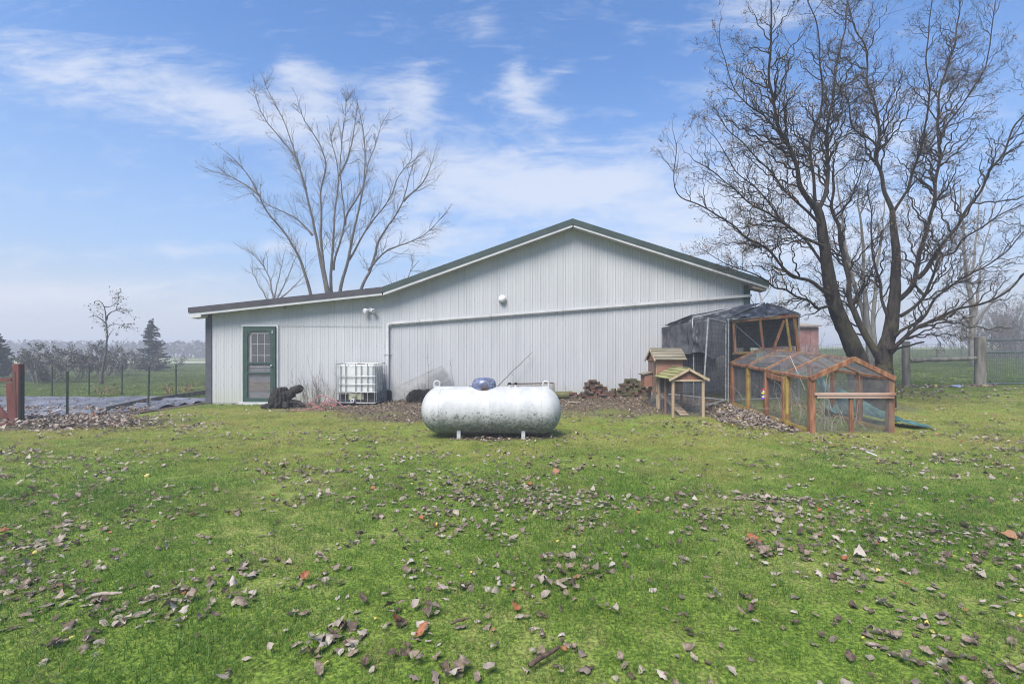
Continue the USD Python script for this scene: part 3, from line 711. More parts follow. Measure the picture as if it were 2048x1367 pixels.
obj('sticker', MB().raw([[lx + .2085 * math.sin(a), -.2085 * math.cos(a), TZ + TR - .05 + h] for a in np.linspace(-.12, .42, 6) for h in (0, .085)], [[2 * i, 2 * i + 2, 2 * i + 3, 2 * i + 1] for i in range(5)]), 'rust_brown', lid)
obj('hasp', MB().box((lx - .23, -.03, TZ + TR - .0), (.05, .03, .025)).tube([(lx - .25, -.03, TZ + TR), (lx - .255, -.03, TZ + TR - .07)], .012, 6), 'lid', lid)
for dx in (.435, .54):
    vx = lx + dx
    vv = obj('relief_valve', MB().lathe([(.0, 0), (.035, 0), (.03, .03), (.022, .04), (.022, .07), (.0, .072)], (vx, -.05, TZ + TR - .025), 12), 'tank', tk, 40)
    obj('valve_cap', MB().lathe([(.024, .055), (.026, .09), (.0, .095)], (vx, -.05, TZ + TR - .022), 12), 'black_plastic', vv, 40)
for sx in (-1, 1):
    cx = sx * (half - .255); cz = TZ + TR - .01
    ring = [(cx + .062 * math.cos(a), 0, cz + .052 + .062 * math.sin(a)) for a in np.linspace(-.9 if sx < 0 else math.pi + .9, (math.pi * 2 - 2.2) if sx < 0 else -.9 + .0, 20)]
    ring = [(cx + .05 * math.cos(a), 0, cz + .045 + .056 * math.sin(a)) for a in np.linspace(0, 2 * math.pi, 22)]
    obj('lifting_eye', MB().tube(ring, .015, 8, False).slab([(cx - .06, -.012, cz - .06), (cx + .06, -.012, cz - .06), (cx + .055, -.012, cz + .02), (cx - .055, -.012, cz + .02)], (0, .024, 0)), 'tank', tk, 40)
for px in (917, 1048):
    x = (px - 1024) / F * (TY - .33) - TX
    gz = float(ground(x + TX, TY - .3))
    for yy in (-.235, .235):
        obj('leg', MB().cbox((x, yy, (gz - .04 + TZ - TR + .12) / 2), (.062, .030, TZ - TR + .12 - gz + .04), .004), 'white_trim', tk)
    obj('foot', MB().cbox((x, 0, gz - .0), (.075, .56, .03), .004), 'tank', tk)
t1 = obj('gas_pipe', MB().tube([(lx + .02, .1, TZ + TR), (lx + .05, .40, TZ + .2), (lx + .05, .46, .1), (lx + .05, .48, -.1)], .012, 6), 'tank', tk, True)

# ------------------------------------------------------------------ caged water tote
plain('tote_plastic', (.44, .45, .44), (.52, .53, .51), 2.5, .45, c3=(.40, .41, .36), s3=5, t3=(.58, .78), a3=.5, spec=.35)
plain('tote_low', (.22, .24, .15), (.34, .35, .24), 5, .5)
bx0 = at(672, 725, 12.6)
tote = thing('water_tote', 'white plastic water tote in a galvanised cage against the barn wall', 'water tote', (bx0[0], 12.6, float(ground(bx0[0], 12.6)) - .01), -.05)
W_, D_, H0, H1 = 1.03, .80, .14, 1.09
m = trimesh.creation.box((W_ - .05, D_ - .06, H1 - H0 - .02)); b = MB().cbox((W_ / 2, D_ / 2, (H0 + H1) / 2 + .10), (W_ - .06, D_ - .06, H1 - H0 - .20), .05)
bt = obj('bottle', b, 'tote_plastic', tote, 30)
obj('bottle_lower', MB().cbox((W_ / 2, D_ / 2, H0 + .10), (W_ - .062 - .56, D_ - .075, .16), .02), 'tote_low', bt, 30)
obj('lid', MB().lathe([(0, .05), (.10, .05), (.105, .0)], (W_ / 2, D_ / 2, H1 - .005), 16), 'black_plastic', bt, 40)
vb = obj('outlet_valve', MB().lathe([(.0, -.16), (.052, -.16), (.056, -.14), (.05, -.10), (.042, -.10), (.042, 0)], (W_ * .455, .06, H0 + .02), 16, 'y'), 'white_trim', tote, 40)
obj('valve_hole', MB().lathe([(0, -.162), (.026, -.162), (.026, -.15)], (W_ * .455, .06, H0 + .02), 14, 'y'), 'black_plastic', vb)
obj('valve_lever', MB().box((W_ * .455 + .03, -.03, H0 + .10), (.11, .025, .02)), 'black_plastic', vb)
pz = .10
for x in (.09, W_ / 2, W_ - .09):
    obj('pallet_foot', MB().cbox((x, D_ / 2, .06), (.13, D_, .12), .01), 'black_plastic', tote)
obj('pallet_deck', MB().cbox((W_ / 2, D_ / 2, .148), (W_, D_, .03), .006), 'black_plastic', tote)
obj('pallet_wall', MB().box((W_ / 2, .10, .24), (W_ - .08, .02, .16)), 'black_plastic', tote)
for i, x in enumerate((.0, .115, .255, .52, .665, .82 + .015, W_)):
    obj('cage_upright', MB().tube([(x, -.004, .09), (x, -.004, H1 + .03)], .0115, 6), 'galvanised', tote, True)
for y in np.linspace(.13, D_, 5):
    obj('cage_upright', MB().tube([(W_ + .004, y, .09), (W_ + .004, y, H1 + .03)], .0115, 6), 'galvanised', tote, True)
for y in np.linspace(0, D_, 5):
    obj('cage_upright', MB().tube([(-.004, y, .09), (-.004, y, H1 + .03)], .0115, 6), 'galvanised', tote, True)
for z in (.10, .37, .58, .79, 1.11 - .09 * 0):
    zz = z if z < 1.1 else H1 + .03
    obj('cage_rail', MB().tube([(-.005, D_ + .004, zz), (-.005, -.006, zz), (W_ + .006, -.006, zz), (W_ + .006, D_ + .004, zz), (-.005, D_ + .004, zz)], .0125, 6), 'galvanised', tote, True)
obj('cage_bar', MB().tube([(.12, D_ * .4, H1 + .03), (W_ - .12, D_ * .4, H1 + .03)], .012, 6).tube([(.3, .0, H1 + .03), (.3, D_, H1 + .03)], .012, 6), 'galvanised', tote, True)

# ------------------------------------------------------------------ stump, brush, hose by the door
plain('black_wood', (.010, .009, .008), (.035, .030, .026), 9, .95, .8, .02, (1, 1, .4))
plain('bark_twig', (.07, .055, .045), (.14, .115, .10), 14, .9)
plain('pale_twig', (.30, .25, .19), (.42, .36, .29), 14, .9)
plain('hose_pink', (.28, .08, .11), (.36, .13, .16), 6, .45)


def rocky(rng, r, seed, amp=.35, sub=3, stretch=(1, 1, 1), freq=3.0):
    m = trimesh.creation.icosphere(sub); v = m.vertices
    d = 1 + amp * (meshkit.fbm(v * freq * .5 + seed, 5, seed) - .5) * 2 + amp * .5 * np.abs(np.sin(np.arctan2(v[:, 1], v[:, 0]) * 9 + seed)) * (np.abs(v[:, 2]) < .9)
    return v * d[:, None] * np.asarray(stretch) * r, m.faces


def gp(px, py, Y=None):
    """Ground point seen at a pixel, found by stepping along its ray."""
    Ys = np.linspace(2, 60, 3000); p = np.stack([(px - 1024) / F * Ys, Ys, EYE + (HORIZON - py) / F * Ys], 1)
    k = np.argmax(p[:, 2] < ground(p[:, 0], p[:, 1])); return p[k]


sr = np.random.default_rng(21)
s0 = gp(560, 816); stump = thing('tree_stump', 'black rotting tree stump with torn roots in front of the green door', 'stump', tuple(s0))
obj('stump_body', MB().raw(*(lambda q: (q[0] + [-.03, .1, .20], q[1]))(rocky(sr, .24, 3, .5, 4, (1.0, .9, 1.15), 4))), 'black_wood', stump, True)
obj('broken_top', MB().raw(*(lambda q: (q[0] + [-.02, .1, .44], q[1]))(rocky(sr, .13, 5, .55, 3, (1.0, .9, .6), 4))), 'black_wood', stump, True)
for k, (dx, dy, dz, r) in enumerate(((.52, .05, .52, .115), (-.42, -.05, .03, .08), (.30, -.22, .02, .07), (-.25, -.25, .02, .06), (.62, .1, .08, .07))):
    t = np.linspace(0, 1, 7)[:, None]; p = np.array([0, .08, .2]) * (1 - t) + np.array([dx, dy, dz]) * t + [0, 0, .0] + sr.normal(0, .02, (7, 3))
    obj('root', MB().tube(p, np.linspace(r * 1.5, r * .75, 7) * sr.uniform(.8, 1.2, 7), 9), 'black_wood', stump, 60)


def bush(b, rng, base, n, h, spread, r=.006, levels=2, lean=(0, 0), wig=.06):
    """Bare stems that branch upwards, into the mesh b."""
    def grow(p, d, L, r, lv):
        k = 6; pts = [p]
        for i in range(k):
            d = unit(d + rng.normal(0, wig, 3) + [0, 0, .03]); pts.append(pts[-1] + d * L / k)
        b.tube(pts, np.linspace(r, r * .4, k + 1), 3, False)
        if lv > 0:
            for _ in range(rng.integers(2, 5)):
                i = rng.integers(2, k + 1); dd = unit(d + rng.normal(0, .55, 3) + [0, 0, .15]); grow(pts[i], dd, L * rng.uniform(.25, .5), r * .55, lv - 1)
    for _ in range(n):
        a = rng.uniform(0, 2 * np.pi); q = np.array([base[0] + rng.uniform(-1, 1) * spread[0], base[1] + rng.uniform(-1, 1) * spread[1], 0]); q[2] = float(ground(q[0], q[1])) - .02
        grow(q, unit((math.cos(a) * .35 + lean[0], math.sin(a) * .3, 1 + lean[1])), rng.uniform(*h), r, levels)
    return b


p = gp(632, 806)
sh = thing('bare_shrub', 'leafless shrub of thin grey twigs between stump and water tote', 'shrub', kind=None)
obj('stems', bush(MB(), sr, (p[0] - .05, p[1] - .15), 34, (.35, .8), (.42, .18)), 'bark_twig', sh)
obj('tall_stems', bush(bush(MB(), sr, (p[0] + .02, p[1]), 3, (1.05, 1.45), (.12, .1), .007, 1, (-.22, 0), .05), sr, (p[0] + .42, p[1]), 5, (.9, 1.25), (.14, .1), .007, 1), 'bark_twig', sh)
hb = MB()
for pts in (((583, 826), (610, 820), (640, 812), (652, 800), (668, 798), (690, 815)), ((612, 812), (625, 801), (640, 790), (656, 793), (672, 812)), ((622, 806), (630, 809), (640, 826), (650, 824)), ((645, 803), (655, 806), (668, 812), (672, 813))):
    P3 = []
    for i, (x, y) in enumerate(pts):
        yb = {790: .22, 793: .2, 801: .13, 798: .17, 800: .16, 806: .10, 803: .1, 812: .02}.get(y, .02); Y = 11.75; w = at(x, y, Y); w[2] = max(w[2], float(ground(w[0], Y)) + .02); P3.append(w)
    P3 = np.array(P3); tt = np.linspace(0, len(P3) - 1, 22); hb.tube(np.stack([np.interp(tt, range(len(P3)), P3[:, k]) for k in range(3)], 1), .012, 6)
obj('garden_hose', hb, 'hose_pink', None, True, label='pink garden hose looped on the ground beside the water tote', cat='hose')

# ------------------------------------------------------------------ along the wall: broken footing, mesh screens, brush, cage, log
cr = wp(780, 790, .04)
obj('wall_gap', MB().box((cr[0] - .02, -.05, cr[1]), (.11, .06, .26)), 'black_wood', barn)
plain('screen_mesh_wire', (.22, .22, .225), (.32, .32, .32), 9, .5)
def on_wall(px, py, off):
    t, z = wp(px, py, off); return to_world(t, off, z)
fr = thing('mesh_screen', 'long grey wire mesh screen leaning across the barn wall left of the tank', 'wire screen')
a, b_, c, d = on_wall(786, 800, .35), on_wall(905, 757, .14), on_wall(884, 731, .08), on_wall(788, 776, .28)
a[2] = float(ground(a[0], a[1]))
obj('mesh', MB().grid(a, b_, c, d, .016, .0026), 'screen_mesh_wire', fr)
obj('edge_wire', MB().tube([d, (c + d) / 2 + [0, 0, .015], c], .006, 5).tube([a, b_], .005, 5).tube([b_, c], .004, 5), 'screen_mesh_wire', fr)
fr = thing('mesh_roll', 'dark rusty roll of wire netting lying in brush left of the tank', 'wire netting')
rb = MB(); e0, e1 = on_wall(824, 790, .55), on_wall(906, 783, .5)
for k in range(60):
    u = k / 59; c = e0 * (1 - u) + e1 * u; c[2] = float(ground(c[0], c[1])) + .16; rad = .17 + .02 * math.sin(9 * u)
    rb.tube([c + [0, rad * math.cos(q), rad * math.sin(q)] for q in np.linspace(0, 2 * np.pi, 13)], .0022, 3, False)
for q in np.linspace(0, 2 * np.pi, 26):
    rb.tube([[e0[0], e0[1] + .17 * math.cos(q), float(ground(e0[0], e0[1])) + .16 + .17 * math.sin(q)], [e1[0], e1[1] + .16 * math.cos(q), float(ground(e1[0], e1[1])) + .16 + .16 * math.sin(q)]], .0022, 3, False)
obj('netting', rb, 'black_plastic', fr)
pb = MB(); c = (e0 + e1) / 2
for k in range(9):
    u = (k + .5) / 9; q = e0 * (1 - u) + e1 * u; v_, f_ = rocky(sr, .17 + .05 * math.sin(k * 2.1), k + 3, .6, 3, (1, .8, .95), 5); pb.raw(v_ + [q[0], q[1] + .05, float(ground(q[0], q[1])) + .10], f_)
obj('brush_pile', bush(bush(pb, sr, (c[0] - .1, c[1] - .02), 120, (.2, .45), (.55, .2), .004, 1, (0, -.5), .2), sr, (c[0], c[1] - .1), 40, (.15, .35), (.45, .2), .007, 1, (.2, -.8), .25), 'black_wood', None, label='dark tangled brush pile behind the left end of the tank', cat='brush pile')
for (x0_, y0_, x1_, y1_, r, lb) in ((858, 765, 855, 690, .006, 'thin bare weed stalk rising against the wall left of the tank'), (911, 765, 901, 722, .005, 'short bare stalk just left of the tank lid against the wall'), (1028, 765, 1027, 728, .004, 'thin stalk with seed head in front of the wall behind the tank valves'), (1258, 765, 1262, 745, .005, 'pair of thin stalks growing out of the mossy brick pile'), (1132, 790, 1128, 760, .004, 'small bare weed beside the mossy log')):
    p0, p1 = on_wall(x0_, y0_, .4), on_wall(x1_, y1_, .2); p0[2] = float(ground(p0[0], p0[1])) - .02
    b = MB(); t = np.linspace(0, 1, 9)[:, None]; pts = p0 * (1 - t) + p1 * t + sr.normal(0, .012, (9, 3)); b.tube(pts, np.linspace(r, r * .4, 9), 4)
    for k in range(7):
        i = sr.integers(3, 9); b.tube([pts[i], pts[i] + [sr.normal(0, .09), sr.normal(0, .03), sr.uniform(.04, .16)]], [r * .45, r * .2], 3)
    obj('weed_stalk', b, 'bark_twig', None, label=lb, cat='weed')
p0, p1 = on_wall(985, 782, .5), on_wall(1064, 704, .12); b = MB(); t = np.linspace(0, 1, 12)[:, None]
pts = p0 * (1 - t) + p1 * t + sr.normal(0, .006, (12, 3)); b.tube(pts, np.linspace(.013, .006, 12), 5)
for k in (5, 7, 8, 10): b.tube([pts[k], pts[k] + [sr.normal(.02, .04), -.01, -.08]], .004, 3)
obj('leaning_stick', b, 'bark_twig', None, label='long dark stick leaning on the barn wall behind the tank lid', cat='stick')
cg = thing('wire_cage', 'low rusty wire cage against the wall behind the right end of the tank', 'wire cage')
a, b_ = on_wall(1016, 788, .55), on_wall(1109, 788, .5)
for q in (a, b_): q[2] = float(ground(q[0], q[1])) + .0
up = np.array([0, 0, .41]); bk = np.array([-.012, .38, .0])
for nm, (A1, B1, C1, D1) in (('front_mesh', (a, b_, b_ + up, a + up)), ('back_mesh', (a + bk, b_ + bk, b_ + bk + up, a + bk + up)), ('top_mesh', (a + up, b_ + up, b_ + bk + up, a + bk + up)), ('end_mesh', (a, a + bk, a + bk + up, a + up)), ('end_mesh', (b_, b_ + bk, b_ + bk + up, b_ + up))):
    obj(nm, MB().grid(A1, B1, C1, D1, .075, .002, .055).tube([A1, B1, C1, D1, A1], .0042, 4), 'rust_brown', cg)
plain('moss_bark', (.06, .055, .03), (.13, .13, .055), 7, .95, .6, .02, (.4, 1, 1))
a, b_ = on_wall(1103, 795, .55), on_wall(1146, 793, .5)
for q in (a, b_): q[2] = float(ground(q[0], q[1])) + .10
lg = obj('mossy_log', MB().tube([a + (b_ - a) * u + sr.normal(0, .006, 3) for u in np.linspace(0, 1, 8)], .105 + sr.normal(0, .006, 8), 14), 'moss_bark', None, 50, label='short green mossy log lying on the soil right of the tank', cat='log')

# ------------------------------------------------------------------ brick piles
plain('brick_red', (.075, .038, .028), (.13, .065, .048), 12, .9, .4, .006, c3=(.10, .10, .045), s3=7, t3=(.58, .7), a3=.7)
plain('brick_moss', (.06, .055, .03), (.11, .105, .045), 9, .95, .5, .01, c3=(.12, .06, .045), s3=10, t3=(.55, .68), a3=.8)
plain('brick_brown', (.07, .05, .04), (.115, .085, .065), 10, .9, .4, .006)
BRICK_MATS = ['brick_red', 'brick_moss', 'brick_brown']
BL, BW, BH = .205, .10, .062


def brick_pile(label, cols, off, prob, depth=2):
    """cols: (pixel of the column, courses) pairs along the wall."""
    pile = thing('brick_pile', label, 'bricks')
    for (px, n) in cols:
        for course in range(n):
            for row in range(depth if course < n - 1 else 1):
                w = on_wall(px + sr.uniform(-2, 2), 780, off + .11 - row * .115 + sr.uniform(-.012, .012)); w[2] = float(ground(w[0], w[1])) + BH * (course + .5) - .01
                long = sr.random() < .6; a = sr.normal(0, .14) - TH + (0 if long else math.pi / 2)
                R_ = trimesh.transformations.euler_matrix(sr.normal(0, .05), sr.normal(0, .05), a)[:3, :3]
                obj('brick', MB().cbox(w, (BL, BW, BH) * sr.uniform(.93, 1.0, 3), .006, R_), BRICK_MATS[sr.choice(3, p=prob)], pile)


brick_pile('low heap of loose red bricks against the barn wall right of the log', [(1151, 2), (1164, 3), (1175, 7), (1183, 8), (1191, 8), (1199, 6), (1207, 5), (1215, 3), (1223, 3)], .42, [.55, .15, .30])
brick_pile('mossy green topped brick heap against the wall beside the chicken hutch', [(1228, 4), (1238, 4), (1247, 6), (1254, 8), (1262, 8), (1270, 8), (1278, 7), (1285, 6), (1292, 4)], .40, [.25, .60, .15])
brick_pile('single upright brick and chips at the right end of the mossy log', [(1146.5, 3)], .5, [.1, .3, .6], 1)
p = gp(1150, 806); obj('wood_scrap', MB().bar(p + [-.16, .05, .03], p + [.14, -.05, .03], .06, .02).bar(p + [-.16, .05, .05], p + [-.15, .03, -.0], .02, .06), 'board_weathered', None, label='small weathered wood bracket lying on the soil right of the tank', cat='wood')
# ------------------------------------------------------------------ chicken run (orange timber, wire mesh)
plain('orange_wood', (.13, .052, .028), (.29, .135, .072), 7, .75, .35, .004, (1.5, 1.5, .3), c3=(.19, .16, .05), s3=5, t3=(.50, .66), a3=.6, st3=(1, 1, .6))
plain('mossy_wood', (.24, .17, .045), (.33, .25, .06), 5, .85, .3, .004, (1, 1, .4), c3=(.22, .10, .04), s3=6, t3=(.5, .62))
plain('worn_orange', (.20, .085, .05), (.36, .25, .20), 4, .8, .3, .004, (.25, 1, 1), contrast=(.4, .6))
plain('mesh_wire', (.13, .13, .14), (.20, .20, .20), 9, .55)


def lerp(a, b, t): return np.asarray(a, float) * (1 - t) + np.asarray(b, float) * t


def gz(x, y): return float(ground(x, y))


run = thing('chicken_run', 'long orange timber chicken run with wire mesh walls and a pitched mesh roof', 'chicken run')
NL, NR, FL, FR = (5.255, 8.49), (6.66, 8.52), (5.13, 11.25), (6.50, 11.30)
EV = .955                                                    # eaves above the ground
side_pts = {}
for nm, a, b in (('l', NL, FL), ('r', NR, FR)):
    side_pts[nm] = [(lerp(a, b, k / 4)[0], lerp(a, b, k / 4)[1]) for k in range(5)]
base_z = lambda t: .0 + .215 * t
ends = []
for nm in 'lr':
    for k, (x, y) in enumerate(side_pts[nm]):
        z0 = gz(x, y) - .05; zt = base_z(k / 4) + EV - .03
        w = .10 if k in (0,) else .075
        obj('post', MB().cbox((x, y, (z0 + zt) / 2), (w, .09, zt - z0), .004), ('orange_wood', 'mossy_wood', 'orange_wood', 'mossy_wood', 'orange_wood')[k] if nm == 'l' else 'orange_wood', run)
    for k in range(4):
        (xa, ya), (xb, yb) = side_pts[nm][k], side_pts[nm][k + 1]; za, zb_ = base_z(k / 4), base_z((k + 1) / 4)
        obj('wire_panel', MB().grid((xa, ya, za + .02), (xb, yb, zb_ + .02), (xb, yb, zb_ + EV - .03), (xa, ya, za + EV - .03), .021, .0015), 'mesh_wire', run)
    (xa, ya), (xb, yb) = side_pts[nm][0], side_pts[nm][4]
    o = -.012 if nm == 'l' else .012
    obj('eave_beam', MB().bar((xa + o, ya - .06, EV), (xb + o, yb + .05, .215 + EV), .06, .055, ch=.004), 'orange_wood', run)
    obj('sill_beam', MB().bar((xa - o, ya, gz(xa, ya) + .03), (xb - o, yb, gz(xb, yb) + .03), .05, .06), 'mossy_wood', run)
RX0, RX1 = (5.955, 8.47), (5.82, 11.27); RH = 1.30
r0, r1 = np.array([RX0[0], RX0[1] - .05, RH]), np.array([RX1[0], RX1[1] + .03, RH + .205])
obj('ridge_beam', MB().bar(r0, r1, .05, .055, ch=.004), 'orange_wood', run)
for k in range(5):
    t = k / 4; rp = lerp(r0 + [0, .05, 0], r1 - [0, .03, 0], t)
    for nm in 'lr':
        x, y = side_pts[nm][k]; e = np.array([x + (-.05 if nm == 'l' else .05), y, base_z(t) + EV + .012])
        w, h = (.05, .085) if k == 0 else (.045, .05)
        obj('rafter', MB().bar(e - [0, .045 if k == 0 else 0, .005], rp + [0, -.045 if k == 0 else 0, .012], w, h, (0, 0, 1), .004), 'orange_wood', run)
    if k < 4:
        for nm in 'lr':
            (xa, ya), (xb, yb) = side_pts[nm][k], side_pts[nm][k + 1]; ra, rb = lerp(r0, r1, t), lerp(r0, r1, t + .25)
            obj('roof_mesh', MB().grid((xa, ya, base_z(t) + EV + .03), (xb, yb, base_z(t + .25) + EV + .03), rb + [0, 0, .03], ra + [0, 0, .03], .021, .0014), 'mesh_wire', run)
# front end
zr = .69; yf = NL[1] - .03
obj('front_rail', MB().cbox(((NL[0] + NR[0]) / 2 + .02, yf - .03, zr + .01), (NR[0] - NL[0] + .0, .05, .05), .004), 'worn_orange', run, label='worn pale flaking front rail')
obj('front_rail', MB().cbox(((NL[0] + NR[0]) / 2 + .03, yf - .022, zr - .042), (NR[0] - NL[0] - .06, .045, .045), .004), 'worn_orange', run)
x = at(1702, 800, yf)[0]; obj('post', MB().cbox((x, yf, (zr - .06 + gz(x, yf) - .04) / 2), (.062, .05, zr - .06 - gz(x, yf) + .04), .004), 'orange_wood', run)
obj('front_mesh', MB().grid((NL[0], yf, .02), (NR[0], yf, .02), (NR[0], yf, EV - .02), (NL[0], yf, EV - .02), .0165, .0012), 'mesh_wire', run)
gm = MB()
for k in range(1, 24):
    u = k / 24; xx = NL[0] + (NR[0] - NL[0]) * u; zt = EV + (RH - EV) * (1 - abs(2 * u - 1)); gm.tube([(xx, yf, EV), (xx, yf, zt)], .0009, 3, False)
for k in range(1, 8):
    u = k / 16; gm.tube([(NL[0] + (NR[0] - NL[0]) * u, yf, EV + (RH - EV) * 2 * u), (NR[0] - (NR[0] - NL[0]) * u, yf, EV + (RH - EV) * 2 * u)], .0009, 3, False)
obj('gable_mesh', gm, 'mesh_wire', run)
# door frame in the left wall, second bay from the front
(xa, ya), (xb, yb) = side_pts['l'][1], side_pts['l'][2]
dm = thing('run_door', None, None, parent=run)
for (p, q, w, h) in (((xa - .035, ya + .06, .10), (xa - .035, ya + .06, .90), .05, .045), ((xb - .03, yb - .05, .16), (xb - .03, yb - .05, 1.0), .07, .045), ((xa - .035, ya + .03, .90), (xb - .03, yb - .02, .985), .045, .10)):
    obj('door_frame', MB().bar(p, q, w, h, (0, 1, 0) if p[0] == q[0] else (0, 0, 1), .004), 'orange_wood', dm)
pb = MB(); pr = np.random.default_rng(77)
for _ in range(70):
    x, y = pr.uniform(5.35, 6.45), pr.uniform(8.6, 11.0); z = gz(x, y); d = unit((pr.normal(0, .35), pr.normal(0, .35), 1)); L = pr.uniform(.3, .95); pts = [np.array([x, y, z])]
    for k in range(6): d = unit(d + pr.normal(0, .16, 3) - [0, 0, .06 * k]); pts.append(pts[-1] + d * L / 6)
    pb.tube(pts, np.linspace(.006, .002, 7), 3, False)
obj('dead_weeds', pb, 'pale_twig', None, label='tangle of dry pale weed stems growing inside the chicken run', cat='weeds', kind='stuff')
pb = MB()
for (pts) in (((1650, 862, 8.75), (1648, 800, 8.8), (1653, 760, 8.8), (1662, 722, 8.75), (1658, 712, 8.7)), ((1656, 860, 8.75), (1657, 790, 8.8), (1660, 752, 8.8)), ((1640, 800, 8.6), (1650, 835, 8.6), (1668, 850, 8.6)), ((1610, 778, 8.9), (1580, 712, 9.2), (1540, 712, 9.8), (1500, 716, 10.4))):
    pb.tube([at(*q) for q in pts], np.linspace(.008, .003, len(pts)), 4)
obj('bramble', pb, 'pale_twig', None, True, label='long pale bramble canes climbing through the front of the chicken run', cat='bramble')
plain('toy_red', (.55, .04, .05)); plain('toy_yellow', (.65, .50, .05)); plain('toy_blue', (.06, .20, .60)); plain('toy_purple', (.25, .08, .45)); plain('toy_white', (.7, .7, .7))
ty = thing('hanging_toy', 'small rainbow striped bird toy hanging inside the chicken run', 'toy'); c = at(1527.5, 779, 9.85)
for k, mt in enumerate(('toy_red', 'toy_white', 'toy_yellow', 'toy_blue', 'toy_white', 'toy_purple')): obj('toy_ring', MB().cbox(c + [.012 * math.sin(k * 2.4), 0, -.036 * k], (.065, .05, .028), .006), mt, ty)
obj('cord', MB().tube([c, c + [0, 0, .25]], .003, 4), 'mesh_wire', ty)

# ------------------------------------------------------------------ hutch
plain('hutch_wood', (.19, .085, .055), (.275, .145, .105), 3, .8, .2, .004, (1, 1, .3), c3=(.22, .17, .14), s3=4, t3=(.5, .75), a3=.7)
plain('hutch_panel', (.15, .095, .07), (.23, .155, .12), 4, .85, .2, .004, (2, 2, .3))
plain('roof_board', (.12, .105, .075), (.21, .185, .14), 4, .9, .4, .004, (.4, 2, 2), c3=(.16, .17, .06), s3=6, t3=(.56, .72), a3=.6)
plain('roof_board_moss', (.13, .13, .05), (.23, .22, .10), 4, .9, .4, .004, (2, .4, 2), c3=(.30, .30, .05), s3=6, t3=(.6, .74), a3=.6)
plain('pale_wood', (.30, .22, .14), (.40, .31, .21), 4, .8, .2, .004, (2, 2, .4))
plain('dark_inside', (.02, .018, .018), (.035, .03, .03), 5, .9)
hut = thing('chicken_hutch', 'small wooden chicken hutch with a tall house and a low run under mossy board roofs', 'hutch')
X0, X1, Y0, Y1 = 3.27, 3.88, 10.95, 11.62
zb0, zf, ze, zr_ = gz(3.5, 11.2), .53, 1.245, 1.50
for x in (X0 + .03, X1 - .03):
    for y in (Y0 + .03, Y1 - .03): obj('leg', MB().cbox((x, y, (gz(x, y) - .04 + ze) / 2), (.05, .05, ze - gz(x, y) + .04), .003), 'pale_wood' if x < 3.5 else 'hutch_wood', hut)
obj('front_wall', MB().cbox(((X0 + X1) / 2, Y0 + .012, (zf + ze) / 2), (X1 - X0 - .02, .02, ze - zf), .003), 'hutch_wood', hut)
obj('side_wall', MB().cbox((X0 + .005, (Y0 + Y1) / 2, (zf + ze) / 2), (.018, Y1 - Y0 - .04, ze - zf), .003), 'hutch_panel', hut, label='brown weathered side wall')
obj('side_wall', MB().cbox((X1 - .005, (Y0 + Y1) / 2, (zf + ze) / 2), (.018, Y1 - Y0 - .04, ze - zf), .003), 'hutch_wood', hut)
obj('back_wall', MB().cbox(((X0 + X1) / 2, Y1 - .012, (zf + ze) / 2), (X1 - X0 - .02, .02, ze - zf), .003), 'hutch_wood', hut)
obj('floor', MB().cbox(((X0 + X1) / 2, (Y0 + Y1) / 2, zf - .015), (X1 - X0 + .02, Y1 - Y0 + .02, .03), .003), 'hutch_wood', hut)
ym = (Y0 + Y1) / 2
for x in (X0, X1): obj('gable', MB().slab([(x - .006, Y0 + .0, ze), (x - .006, Y1, ze), (x - .006, ym, zr_ - .03)], (.014, 0, 0)), 'hutch_wood', hut)
obj('gable_rail', MB().cbox((X0 - .014, ym, ze + .0), (.02, Y1 - Y0, .03), .003), 'orange_wood', hut)


def board_roof(ridge_a, ridge_b, eave_a, eave_b, n, mat, parent, th=.018):
    """n overlapping boards from the eave up to the ridge."""
    for k in range(n):
        u0, u1 = k / n - (.02 if k else 0), (k + 1) / n + .02
        q = [lerp(eave_a, ridge_a, u0), lerp(eave_b, ridge_b, u0), lerp(eave_b, ridge_b, u1), lerp(eave_a, ridge_a, u1)]
        nrm = unit(np.cross(q[1] - q[0], q[3] - q[0])); nrm = nrm * (1 if nrm[2] > 0 else -1); jt = R.uniform(-.008, .012); along = unit(q[1] - q[0])
        lo, hi = nrm * .014, nrm * .0
        obj('roof_board', MB().slab([q[0] + lo - along * jt, q[1] + lo + along * jt, q[2] + hi + along * jt, q[3] + hi - along * jt], nrm * th), mat, parent)


xa, xb = X0 - .05, X1 + .06
board_roof((xa, ym, zr_), (xb, ym, zr_), (xa, Y0 - .08, ze - .005), (xb, Y0 - .08, ze - .005), 4, 'roof_board', hut)
board_roof((xa, ym, zr_), (xb, ym, zr_), (xa, Y1 + .08, ze - .005), (xb, Y1 + .08, ze - .005), 4, 'roof_board', hut)
for s, y in ((-1, Y0 - .08), (1, Y1 + .08)): obj('barge_board', MB().bar((xa - .004, y, ze - .02), (xa - .004, ym, zr_ - .005), .016, .05), 'pale_wood', hut)
obj('ridge_cap', MB().cbox(((xa + xb) / 2, ym, zr_ + .022), (xb - xa + .01, .05, .02), .003), 'roof_board', hut)
# nest box on the left
obj('nest_box', MB().cbox((X0 - .10, Y1 - .22, .78), (.18, .34, .30), .004), 'hutch_wood', hut)
obj('nest_lid', MB().bar((X0 - .0, Y1 - .22, .965), (X0 - .24, Y1 - .22, .915), .40, .018), 'roof_board', hut)
